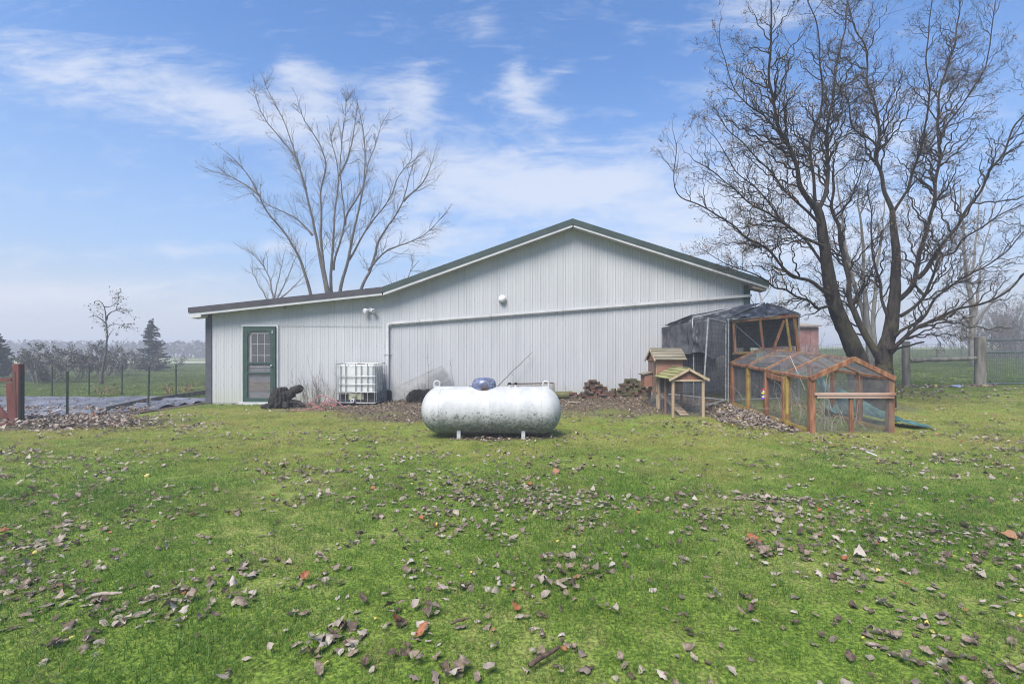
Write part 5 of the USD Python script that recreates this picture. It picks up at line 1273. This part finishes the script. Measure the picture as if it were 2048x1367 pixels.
far_tree('far_tree', 'misty bare tree top rising over the lean-to roof left of the tall tree', [[(552, 715), (548, 640), (545, 590), (535, 545), (518, 520), (505, 505)], [(547, 612), (556, 560), (566, 520), (572, 490)], [(552, 600), (575, 555), (590, 520), (600, 500)], [(548, 630), (530, 590), (512, 560), (500, 528)], [(556, 600), (590, 570), (615, 540)]], 40, 'grey_bark', 4, .16, 1, .45, (.8, 2.2))
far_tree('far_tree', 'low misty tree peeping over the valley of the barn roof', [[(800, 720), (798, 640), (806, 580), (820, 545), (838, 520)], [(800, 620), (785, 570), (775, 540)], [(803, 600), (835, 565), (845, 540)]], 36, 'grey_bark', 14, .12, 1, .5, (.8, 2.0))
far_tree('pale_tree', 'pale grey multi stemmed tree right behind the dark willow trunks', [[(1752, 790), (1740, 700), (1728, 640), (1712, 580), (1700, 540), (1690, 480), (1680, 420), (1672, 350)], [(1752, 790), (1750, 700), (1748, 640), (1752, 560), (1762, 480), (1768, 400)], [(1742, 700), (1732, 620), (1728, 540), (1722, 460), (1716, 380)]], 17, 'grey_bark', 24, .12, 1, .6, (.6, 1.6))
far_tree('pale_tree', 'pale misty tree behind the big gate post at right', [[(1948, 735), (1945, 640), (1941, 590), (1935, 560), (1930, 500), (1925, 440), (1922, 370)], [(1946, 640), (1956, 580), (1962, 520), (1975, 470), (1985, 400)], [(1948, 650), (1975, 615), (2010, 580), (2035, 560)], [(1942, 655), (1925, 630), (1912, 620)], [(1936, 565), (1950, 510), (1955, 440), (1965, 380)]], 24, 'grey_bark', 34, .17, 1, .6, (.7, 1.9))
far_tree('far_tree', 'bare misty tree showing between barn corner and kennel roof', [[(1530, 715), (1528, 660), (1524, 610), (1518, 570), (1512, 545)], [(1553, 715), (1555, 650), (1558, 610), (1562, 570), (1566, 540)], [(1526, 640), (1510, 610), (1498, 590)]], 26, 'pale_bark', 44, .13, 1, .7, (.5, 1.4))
# ------------------------------------------------------------------ right: fence, gate, shed, thicket
plain('fence_wood', (.085, .078, .068), (.18, .17, .15), 5, .9, .5, .008, (2, 2, .3), c3=(.09, .10, .05), s3=4, t3=(.56, .72), a3=.7)
plain('gate_paint', (.045, .06, .065), (.08, .10, .105), 9, .45)
plain('fence_wire', (.16, .16, .16), (.25, .25, .25), 9, .5, metallic=.3)
plain('shed_red', (.20, .095, .09), (.28, .15, .14), 2, .7, c3=(.35, .33, .32), s3=3, t3=(.6, .75), a3=.6)


def wood_post(px, py_top, py_bot, Y, r, label, group=None, cat='fence post'):
    a, b_ = at(px, py_top, Y), at(px, py_bot, Y); x = a[0]; z0 = gz(x, Y) - .1; z1 = z0 + .1 + (a[2] - b_[2])
    n = 9; zz = np.linspace(z0, z1, n); pr = r * (1 + R.normal(0, .02, n)); pth = np.c_[x + R.normal(0, .004, n), np.full(n, Y), zz]
    m = MB().tube(pth, pr, 12); m.lathe([(r * 1.0, z1 - .002), (r * .85, z1 + .02), (0, z1 + .03)], (x, Y, 0), 12)
    return obj('fence_post', m, 'fence_wood', None, 50, label=label, cat=cat, group=group), np.array([x, Y, z1])


FY = 14.0
_, q1 = wood_post(1706, 688, 778, 13.6, .135, 'grey round fence post half hidden behind the willow trunk')
_, q2 = wood_post(1812, 686, 776, FY, .100, 'slim grey fence post at the left end of the log rail')
_, q3 = wood_post(1960.5, 672, 769, FY + .4, .145, 'thick grey gate post with mossy top at the right end of the log rail')
ra_, rb_ = at(1820, 721, FY - .02), at(1952, 716, FY + .35); t = np.linspace(0, 1, 9)[:, None]
obj('fence_rail', MB().tube(ra_ * (1 - t) + rb_ * t + R.normal(0, .006, (9, 3)), .062 + R.normal(0, .004, 9), 12), 'fence_wood', None, 50, label='round weathered log rail between the slim post and the gate post', cat='rail')
wf = thing('wire_fence', 'square wire mesh fence strung between the wooden posts at right', 'wire fence')
segs = [((q1[0] - 1.6, 13.4), (q1[0], 13.6)), ((q1[0], 13.6), (q2[0], FY + .11)), ((q2[0], FY + .11), (q3[0], FY + .52))]
for (a, b_) in segs:
    A3, B3 = np.array([*a, gz(*a) + .02]), np.array([*b_, gz(*b_) + .02]); hgt = np.array([0, 0, 1.20])
    obj('wire_panel', MB().grid(A3, B3, B3 + hgt, A3 + hgt, .16, .0028, .14), 'fence_wire', wf)
G0 = np.array([q3[0] + .17, FY + .42]); G1 = G0 + [3.4, .35]
gate = thing('field_gate', 'dark tubular farm gate with wire mesh hung on the thick post at the right edge', 'gate')
gz0 = gz(*G0) + .03; H_ = {0: .03, 1: .965, 2: 1.33}
for k, h in H_.items(): obj('gate_tube', MB().tube([[*G0, gz0 + h], [*G1, gz0 + h + .03]], .024, 8), 'gate_paint', gate, True)
for p in (G0, G0 + (G1 - G0) * .5, G1): obj('gate_tube', MB().tube([[*p, gz0 + .03], [*p, gz0 + 1.34]], .024, 8), 'gate_paint', gate, True)
obj('gate_mesh', MB().grid((*G0, gz0 + .05), (*G1, gz0 + .08), (*G1, gz0 + .98), (*G0, gz0 + .95), .062, .0045, .11), 'gate_paint', gate)
for z in (.3, 1.1): obj('hinge', MB().tube([[G0[0] - .1, G0[1], gz0 + z], [G0[0] + .02, G0[1], gz0 + z]], .015, 6), 'gate_paint', gate)
for (px, pt, pb, Y, r, lb) in ((1877.5, 684, 712, 27, .11, 'misty fence post in the field above the log rail'), (1925, 690, 712, 36, .10, 'faint distant fence post left of the gate post'), (2046, 690, 712, 38, .10, 'faint distant fence post seen above the gate')):
    wood_post(px, pt, pb, Y, r, lb)
ff = thing('field_fence', 'faint wire fence across the misty field beyond the log rail', 'wire fence')
for a, b_ in (((15.0, 24.0), (23.8, 27)), ((23.8, 27), (33.6, 36)), ((33.6, 36), (42, 39))):
    A3, B3 = np.array([*a, gz(*a)]), np.array([*b_, gz(*b_)]); hgt = np.array([0, 0, 1.1]); obj('wire_panel', MB().grid(A3, B3, B3 + hgt, A3 + hgt, .5, .004, .22), 'fence_wire', ff)
# litter along the fence foot
plain('bag_blue', (.12, .16, .30), (.25, .28, .40), 9, .5)
sc_ = at(1916, 770, 13.75); sc_[2] = gz(sc_[0], sc_[1]) + .05
obj('blue_bag', cloth((sc_ + [-.16, 0, -.03], sc_ + [.16, .02, -.03], sc_ + [.14, .1, .02], sc_ + [-.14, .1, .02]), 12, 8, 41, .05), 'bag_blue', None, True, label='crumpled blue plastic bag among leaves under the log rail', cat='bag')
n = 420; u = lr.uniform(0, 1, n); fx = q1[0] + (q3[0] - q1[0]) * u + .3; fy = 13.55 + .65 * u + lr.normal(0, .09, n)
lp, li, lq, ls = [], [], [], []; strew(fx, fy, .05, .11, (.0, .06), [.35, .4, .15, .08, .02], .6)
strew(q1[0] + lr.normal(0, .9, 240) + .6, 12.2 + lr.normal(0, .5, 240), .05, .10, (.0, .05), [.35, .45, .15, .04, .01], .6)
instancer('leaf_drift', [(variants[(m * 3 + k) % 14], LEAF_MATS[m], True) for m in range(5) for k in range(7)], lp, li, lq, ls, 'brown leaves blown against the foot of the wire fence', 'leaves')
# red shed
sx0, sx1 = at(1588, 700, 21)[0], at(1637, 700, 21)[0]; zs = gz(sx1, 21)
shd = thing('red_shed', 'faded red boarded shed in the mist between kennel and willow', 'shed')
ztop = EYE + (HORIZON - 653) / F * 21
for k in range(9):
    w = (sx1 - sx0) / 9; obj('board', MB().box((sx0 + w * (k + .5), 21 + .006 * (k % 2), (zs + ztop) / 2 - .1), (w - .008, .03, ztop - zs + .2)), 'shed_red', shd)
obj('wall', MB().box(((sx0 + sx1) / 2, 22.3, (zs + ztop) / 2 - .1), (sx1 - sx0 - .04, 2.5, ztop - zs + .18)), 'shed_red', shd)
obj('roof', MB().slab([(sx0 - .1, 20.85, ztop), (sx1 + .06, 20.85, ztop), (sx1 + .06, 23.7, ztop + .35), (sx0 - .1, 23.7, ztop + .35)], (0, 0, .06)), 'board_weathered', shd)
# thickets


def thicket(name, label, c, n, h, spread, seed, mat, lean=.35, r=.014, leaves=0, leafmat='bud_brown', lsize=.06, cat='shrub'):
    rng = np.random.default_rng(seed); b, lv = MB(), MB()
    o = thing(name, label, cat)

    def grow(p, d, L, r, k):
        m = 6; pts = [p]
        for i in range(m): d = unit(d + rng.normal(0, .13, 3) + [0, 0, .05]); pts.append(pts[-1] + d * L / m)
        b.tube(pts, np.linspace(r, r * .45, m + 1), 3, False)
        if k > 0:
            for _ in range(rng.integers(3, 6)):
                i = rng.integers(2, m + 1); grow(pts[i], unit(d + rng.normal(0, .5, 3)), L * rng.uniform(.3, .55), r * .6, k - 1)
        else:
            for _ in range(leaves):
                q = pts[rng.integers(2, m + 1)] + rng.normal(0, .05, 3); e = unit(rng.normal(0, 1, 3)); f_ = unit(np.cross(e, rng.normal(0, 1, 3))); s = lsize * rng.uniform(.6, 1.4)
                lv.raw([q, q + e * s * .5 + f_ * s * .35, q + e * s, q + e * s * .5 - f_ * s * .35], [[0, 1, 2, 3]])
    for _ in range(n):
        x, y = c[0] + rng.normal(0, spread[0]), c[1] + rng.normal(0, spread[1]); a = rng.uniform(0, 6.28)
        dx = (x - c[0]) / (spread[0] + .01) * lean * .5
        grow(np.array([x, y, gz(x, y) - .05]), unit((math.cos(a) * lean * .6 + dx, math.sin(a) * lean * .6, 1)), rng.uniform(*h), r, 2)
    obj('stems', b, mat, o, True, kind='stuff')
    if leaves: obj('leaves', lv, leafmat, o, kind='stuff')
    return o


plain('far_leaf', (.065, .06, .055), (.12, .11, .10), 3, .8)
for (px, Y, h, n, sp, sd, lb) in ((2010, 33, (2.0, 3.3), 60, (1.1, .8), 51, 'leaning leafless grey thicket in the mist behind the gate'), (2062, 36, (2.4, 3.8), 60, (1.3, .9), 52, 'tall leafless thicket at the right edge behind the gate'), (1985, 41, (2.0, 3.0), 46, (1.2, .9), 53, 'faint low thicket left of the taller ones behind the gate')):
    x = (px - 1024) / F * Y; thicket('bare_thicket', lb, (x, Y), n, h, sp, sd, 'grey_bark', .5, .024, 2, 'far_leaf', .09)
x = (1640 - 1024) / F * 24
thicket('bare_thicket', 'bare pale bush at the back of the kennel beside the red shed', (at(1612, 700, 19)[0], 19.3), 14, (.7, 1.3), (.5, .3), 54, 'pale_bark', .4, .012, 0)
# ------------------------------------------------------------------ left: garden bed, posts, gate
plain('weed_cloth', (.055, .055, .065), (.12, .12, .135), 2.5, .5, .5, .02, c3=(.22, .22, .25), s3=2.2, t3=(.52, .7), a3=.7, spec=.5, st3=(1, 2.5, 1))
plain('red_wood', (.085, .025, .022), (.135, .045, .038), 4, .8, .3, .005, (1, 1, .3), c3=(.20, .17, .15), s3=7, t3=(.62, .72), a3=.7)
plain('post_green', (.018, .032, .026), (.03, .05, .04), 9, .5)
plain('grey_plank', (.10, .09, .08), (.20, .185, .17), 4, .9, .4, .006, (.4, 1, 1))
plain('white_stick', (.55, .55, .55), (.68, .68, .68), 6, .5)
bed = thing('garden_bed', 'raised garden bed covered with wrinkled black weed cloth and edged with planks', 'garden bed')
def bed_sheet(x0, x1, y0, y1, seed, nm, dz=.05):
    nx, ny = 50, 22; U, V = np.meshgrid(np.linspace(0, 1, nx), np.linspace(0, 1, ny), indexing='ij')
    X = x0 + (x1 - x0) * U + .25 * (meshkit.noise(np.stack([V * 5, 0 * U, 0 * U + seed], -1)) - .5); Y = y0 + (y1 - y0) * V - .17 * (X + 9) * 0
    Z = ground(X, Y) + dz + .07 * (meshkit.fbm(np.stack([X * .9, Y * 3.2, 0 * X + seed], -1), 4) - .4) + .035 * np.sin(Y * 9 + 4 * meshkit.noise(np.stack([X, Y, 0 * X + seed], -1)))
    i, j = np.meshgrid(np.arange(nx - 1), np.arange(ny - 1), indexing='ij')
    obj(nm, (np.stack([X, Y, Z], -1).reshape(-1, 3), np.stack([i * ny + j, (i + 1) * ny + j, (i + 1) * ny + j + 1, i * ny + j + 1], -1).reshape(-1, 4)), 'weed_cloth', bed, True)
bed_sheet(-17, -9.0, 12.15, 15.2, 1, 'weed_cloth'); bed_sheet(-15, -9.3, 10.4, 11.7, 2, 'weed_cloth')
p0, p1, p2 = gp(413, 788), gp(300, 806), gp(210, 826)
for a, b_ in ((p0, p1), (p1 + [-.05, -.04, 0], p2)):
    obj('edge_plank', MB().bar([a[0], a[1], gz(a[0], a[1]) + .06], [b_[0], b_[1], gz(b_[0], b_[1]) + .06], .045, .20, ch=.006), 'grey_plank', bed)
obj('bed_soil', MB().raw(*(lambda nx, ny: (lambda X, Y: (np.stack([X, Y, ground(X, Y) + .012 + .03 * meshkit.noise(np.stack([X * 3, Y * 3, 0 * X], -1))], -1).reshape(-1, 3), np.array([[i * ny + j, (i + 1) * ny + j, (i + 1) * ny + j + 1, i * ny + j + 1] for i in range(nx - 1) for j in range(ny - 1)])))(*np.meshgrid(np.linspace(-17, -8.75, nx), np.linspace(10.0, 14.6, ny), indexing='ij')))(50, 30)), 'leaf_brown', bed, True)
n = 700; lp, li, lq, ls = [], [], [], []
strew(lr.uniform(-16, -9, n), lr.normal(11.95, .22, n), .05, .11, (.02, .10), [.42, .3, .25, .03, .0], .6)
strew(lr.uniform(-16, -8.8, 260), lr.uniform(10.2, 14.8, 260), .04, .09, (.09, .13), [.42, .3, .25, .03, .0], .5)
instancer('bed_leaves', [(variants[(m * 3 + k) % 14], LEAF_MATS[m], True) for m in range(5) for k in range(7)], lp, li, lq, ls, 'dead leaves lying in the trough of the black weed cloth', 'leaves')
POSTS = [(104, 733, 793, 'third'), (134, 743, 841, 'nearest'), (178, 731, 792, ''), (244, 728, 790, ''), (296, 733, 816, ''), (352, 728, 798, '')]
PL = ['thin green metal post at the far side of the bed, leftmost of the row', 'tall green metal post standing in the leaf pile', 'thin green metal post in front of the left misty bush', 'thin green metal post just right of the slender bare tree', 'leaning green metal post at the near plank edge of the bed', 'thin green metal post nearest the barn corner']
for (px, yt, yb, _), lb in zip(POSTS, PL):
    b_ = gp(px, yb); a = at(px + (2.5 if px == 296 else 0), yt, b_[1]); w = .020
    o = thing('metal_post', lb, 'post')
    obj('post_bar', MB().bar(b_ - [0, 0, .1], a, .040, .007, (0, 1, 0)).bar(b_ - [0, -.018, .1], a + [0, .018, 0], .007, .036, (0, 1, 0)), 'post_green', o)
    obj('studs', MB().tri(trimesh.util.concatenate([trimesh.creation.box((.018, .012, .014)).apply_translation(b_ + (a - b_) * u + [0, -.008, 0]) for u in np.linspace(.15, .97, 18)])), 'post_green', o, kind='stuff')
# red timber gate
Yg = gp(36, 850)[1]
rg = thing('red_gate', 'old red painted timber gate with diagonal brace at the left edge', 'gate')
def gb(nm, a, b_, w, d, **k): return obj(nm, MB().bar(at(*a, Yg), at(*b_, Yg), w, d, (0, 1, 0) if abs(a[0] - b_[0]) < 25 else (0, 0, 1), .006), 'red_wood', rg, **k)
gb('top_rail', (-70, 761), (27, 759), .08, .07); gb('stile', (20, 765), (24, 848), .13, .05); gb('bottom_rail', (-70, 858), (36, 848), .07, .10); gb('brace', (-45, 770), (18, 842), .05, .11)
obj('wire_panel', MB().grid(at(-70, 846, Yg + .03), at(14, 842, Yg + .03), at(14, 766, Yg + .03), at(-70, 768, Yg + .03), .05, .0015), 'fence_wire', rg)
a, b_ = at(37, 728, Yg + .02), at(37, 852, Yg + .02); obj('red_post', MB().cbox((a[0], a[1], (a[2] + b_[2]) / 2 - .04), (.135, .125, a[2] - b_[2] + .1), .008), 'red_wood', label='thick red painted gate post at the left edge', cat='post')
a, b_ = at(43.5, 748, Yg - .06), at(43.5, 855, Yg - .06); o = thing('metal_post', 'green metal post driven in against the red gate post', 'post')
obj('post_bar', MB().bar([b_[0], b_[1], gz(b_[0], b_[1]) - .1], a, .042, .008, (0, 1, 0)), 'post_green', o); obj('post_bar', MB().bar([b_[0], b_[1] - .018, gz(b_[0], b_[1]) - .1], a - [0, .018, 0], .008, .03, (0, 1, 0)), 'post_green', o)
a, b_ = at(30.5, 742, Yg - .04), at(33, 850, Yg - .04); obj('post_strip', MB().bar(a, b_, .02, .012, (0, 1, 0)), 'post_green', rg)
for (px0, py0, px1, py1, lb) in ((121, 818, 88, 840, 'white plastic stick leaning on the leaf pile, right one of two'), (84, 828, 54, 847, 'white plastic stick lying on the leaf pile near the red post')):
    a = gp(px1, py1); b_ = at(px0, py0, a[1] + .55); a[2] += .10; obj('white_stick', MB().tube([a, b_], .013, 6), 'white_stick', None, True, label=lb, cat='stick')
# the far left
def px_ground(px, py): return gp(px, py)
bd = []
for (px, py, h, n, sp, sd, lb) in ((110, 790, (1.5, 2.5), 20, (.75, .5), 61, 'wide leaning bush with grey leaves, leftmost of the misty bushes'), (165, 782, (1.7, 2.6), 20, (.8, .5), 62, 'dense rounded misty bush behind the slender bare tree'), (205, 776, (1.6, 2.5), 20, (.9, .5), 63, 'tall misty bush right of the slender bare tree'), (255, 768, (1.5, 2.3), 18, (.9, .5), 64, 'misty bush touching the left side of the spruce')):
    q = gp(px, py - 25); thicket('misty_bush', lb, (q[0], q[1]), n, (h[0] * .62, h[1] * .62), sp, sd, 'grey_bark', .75, .022, 12, 'far_leaf', .085, 'bush')
q = gp(202, 768); st = thing('slender_tree', 'slender crooked bare tree with a few leaves standing in the left field', 'tree')
T5 = Tree(17, .25, .03, None); Yq = q[1]
for k, (px, ra) in enumerate(([[(202, 768), (206, 735), (213, 700), (215, 670), (213, 640), (210, 615), (203, 604), (188, 602)], .062], [[(213, 640), (225, 622), (240, 618), (255, 619)], .035], [[(214, 650), (205, 640), (192, 632), (177, 635)], .03], [[(232, 620), (236, 600), (238, 584)], .014], [[(214, 655), (228, 648), (246, 650), (262, 653)], .022], [[(209, 613), (222, 612), (232, 606)], .025], [[(214, 680), (222, 664), (230, 655)], .02])):
    p = limb_path(px, Yq, Yq + .5 * math.sin(k * 2), T5.r, .06, .2); n = len(p)
    if k == 0: p[0][2] = gz(p[0][0], p[0][1]) - .1
    obj('trunk' if k == 0 else 'limb', MB().tube(p, ra * (1 - .8 * np.linspace(0, 1, n)) * (1 + .9 * np.exp(-np.arange(n) / 1.2) * (k == 0)), 7), 'dark_twig', st, True)
    for _ in range(7): i = T5.r.integers(n // 3, n - 1); d = unit(p[i + 1] - p[i]); T5.grow(p[i], unit(d + T5.r.normal(0, .6, 3)), T5.r.uniform(.25, .8), ra * .15, 1, .5)
T5.finish(st, 'dark_twig', 'dark_twig', size=.08, mat_l='dark_twig')


def spruce(label, px, py, top, seed, half):
    q = gp(px, py); Y = q[1]; rng = np.random.default_rng(seed); H = at(px, top, Y)[2] - q[2]; wd = half / F * Y
    o = thing('spruce_tree', label, 'tree'); obj('trunk', MB().tube([q - [0, 0, .1], q + [0, 0, H * .5], q + [0, 0, H]], [.11, .07, .012], 8), 'grey_bark', o, True)
    br, nd = MB(), MB(); z = .25
    while z < H:
        u = z / H; L = wd * (1 - u) ** .85 * 1.02 + .06; m = rng.integers(6, 10)
        for k in range(m):
            a = rng.uniform(0, 6.28); l = L * rng.uniform(.75, 1.12); pts = [q + [0, 0, max(.15, z + rng.normal(0, H * .022))]]; d = np.array([math.cos(a), math.sin(a), rng.uniform(.0, .30)])
            for i in range(5): pts.append(pts[-1] + d * l / 5); d = d + [0, 0, rng.uniform(-.14, .02) + .05 * i]
            br.tube(pts, np.linspace(.018, .005, 6), 3, False)
            for _ in range(int(46 * l / wd) + 12):
                t = rng.uniform(.12, 1); i = min(4, int(t * 5)); c = pts[i] + (pts[i + 1] - pts[i]) * (t * 5 - i)
                sd = rng.choice([-1, 1]); e = unit(np.array([math.cos(a + sd * .8), math.sin(a + sd * .8), rng.uniform(-.7, .35)])); s = (.14 + .22 * (1 - t)) * rng.uniform(.6, 1.2) * (.5 + .5 * (1 - u)); up_ = unit(np.cross(e, rng.normal(0, 1, 3))) * .045
                nd.raw([c - up_, c + e * s * .6 - up_ * .9, c + e * s, c + e * s * .6 + up_ * .9, c + up_], [[0, 1, 2], [0, 2, 3], [0, 3, 4]])
        z += H * .042 * rng.uniform(.8, 1.2)
    obj('crown', nd, 'spruce', o, kind=None); obj('branches', br, 'grey_bark', o)


plain('spruce', (.030, .045, .045), (.055, .075, .075), 3, .8)
spruce('blue grey spruce tree in the mist right of the bushes', 303, 742, 640, 71, 36)
spruce('part of a spruce tree at the left edge of the view', -14, 757, 655, 72, 40)
q = gp(60, 764); Yb = q[1]; bx = thing('dark_bin', 'low dark green box standing in the left field behind the red post', 'box')
a0, a1 = at(38, 764, Yb)[0], at(75, 764, Yb)[0]
obj('box_body', MB().cbox(((a0 + a1) / 2, Yb + .3, q[2] + .24), (a1 - a0, .6, .52), .02), 'post_green', bx); obj('box_lid', MB().cbox(((a0 + a1) / 2, Yb + .3, q[2] + .515), (a1 - a0 + .05, .66, .05), .01), 'post_green', bx)
# pale country road and the tree line behind it
plain('road_grey', (.30, .30, .29), (.38, .38, .37), 1, .9)
X = np.linspace(-160, -14, 80); Yr = 62 + .05 * (X + 30); zr2 = ground(X, Yr)
v = np.vstack([np.c_[X, Yr - 1.7, ground(X, Yr - 1.7) + .22], np.c_[X, Yr + 1.7, ground(X, Yr + 1.7) + .26]])
obj('road', (v, [[i, i + 1, 80 + i + 1, 80 + i] for i in range(79)]), 'road_grey', label='pale country road crossing the far left field', cat='road', kind='structure')
rng = np.random.default_rng(81); tb, tv = MB(), MB()
for _ in range(900):
    x, y = rng.uniform(-260, -20), rng.uniform(125, 140); h = 4.0 * rng.uniform(.7, 1.25); z = gz(x, y); tb.tube([[x, y, z - .2], [x + rng.normal(0, .4), y, z + h * .6], [x + rng.normal(0, .9), y, z + h]], [.16, .10, .03], 4, False)
    for _ in range(14):
        c = np.array([x + rng.normal(0, 1.2), y + rng.normal(0, 1), z + h * rng.uniform(.35, 1.02)]); e = unit(rng.normal(0, 1, 3)); f_ = unit(np.cross(e, rng.normal(0, 1, 3))); s = rng.uniform(.3, .8); tv.raw([c - e * s - f_ * s * .3, c + f_ * s * .6, c + e * s, c - f_ * s * .6], [[0, 1, 2, 3]])
o = thing('tree_line', 'far bare tree line fading into the mist behind the left field', 'tree line', kind='stuff'); obj('trunks', tb, 'dark_twig', o, kind='stuff'); obj('crowns', tv, 'far_leaf', o, kind='stuff')
# dry weeds standing at the back edge of the bed
for (px, py, n, lb) in ((205, 790, 5, 'small clump of dry brown weeds at the back edge of the garden bed'), (338, 788, 7, 'dry brown weeds beside the metal post nearest the barn'), (376, 786, 9, 'taller dry brown weeds between last metal post and barn corner'), (232, 790, 4, 'tiny clump of dry weeds left of the fourth metal post')):
    q = gp(px, py); b_ = MB(); wr = np.random.default_rng(px)
    for _ in range(n * 3):
        p = q + [wr.normal(0, .12), wr.normal(0, .08), 0]; p[2] = gz(p[0], p[1]); h = wr.uniform(.12, .42); d = unit((wr.normal(0, .3), wr.normal(0, .3), 1)); b_.tube([p, p + d * h * .5, p + d * h + [wr.normal(0, .04), 0, 0]], [.006, .005, .003], 3, False)
        for _ in range(4):
            c = p + d * h * wr.uniform(.4, 1); e = unit(wr.normal(0, 1, 3)); f_ = unit(np.cross(e, (0, 0, 1))); s = wr.uniform(.03, .06); b_.raw([c, c + e * s + f_ * s * .4, c + e * s * 2, c + e * s - f_ * s * .4], [[0, 1, 2, 3]])
    obj('dry_weeds', b_, 'bud_brown', None, label=lb, cat='weeds')
haze()
import re
GROUPS = {'metal_post': 'green metal posts round the garden bed', 'misty_bush': 'misty bushes in the left field', 'bare_thicket': 'bare thickets in the mist', 'fence_post': 'wooden fence posts', 'weed_stalk': 'bare weed stalks along the barn wall',
          'brick_pile': 'loose bricks heaped along the barn wall', 'far_tree': 'bare trees behind the barn', 'pale_tree': 'pale bare trees behind the willow', 'spruce_tree': 'spruces in the left field', 'white_stick': 'white sticks on the leaf pile',
          'dry_weeds': 'dry weeds at the edge of the garden bed', 'fallen_twig': 'twigs fallen in the grass'}
for p in stage.GetPrimAtPath('/World').GetChildren():
    k = re.sub(r'_[0-9]{3}$', '', p.GetName())
    if k in GROUPS: p.SetCustomDataByKey('group', GROUPS[k])
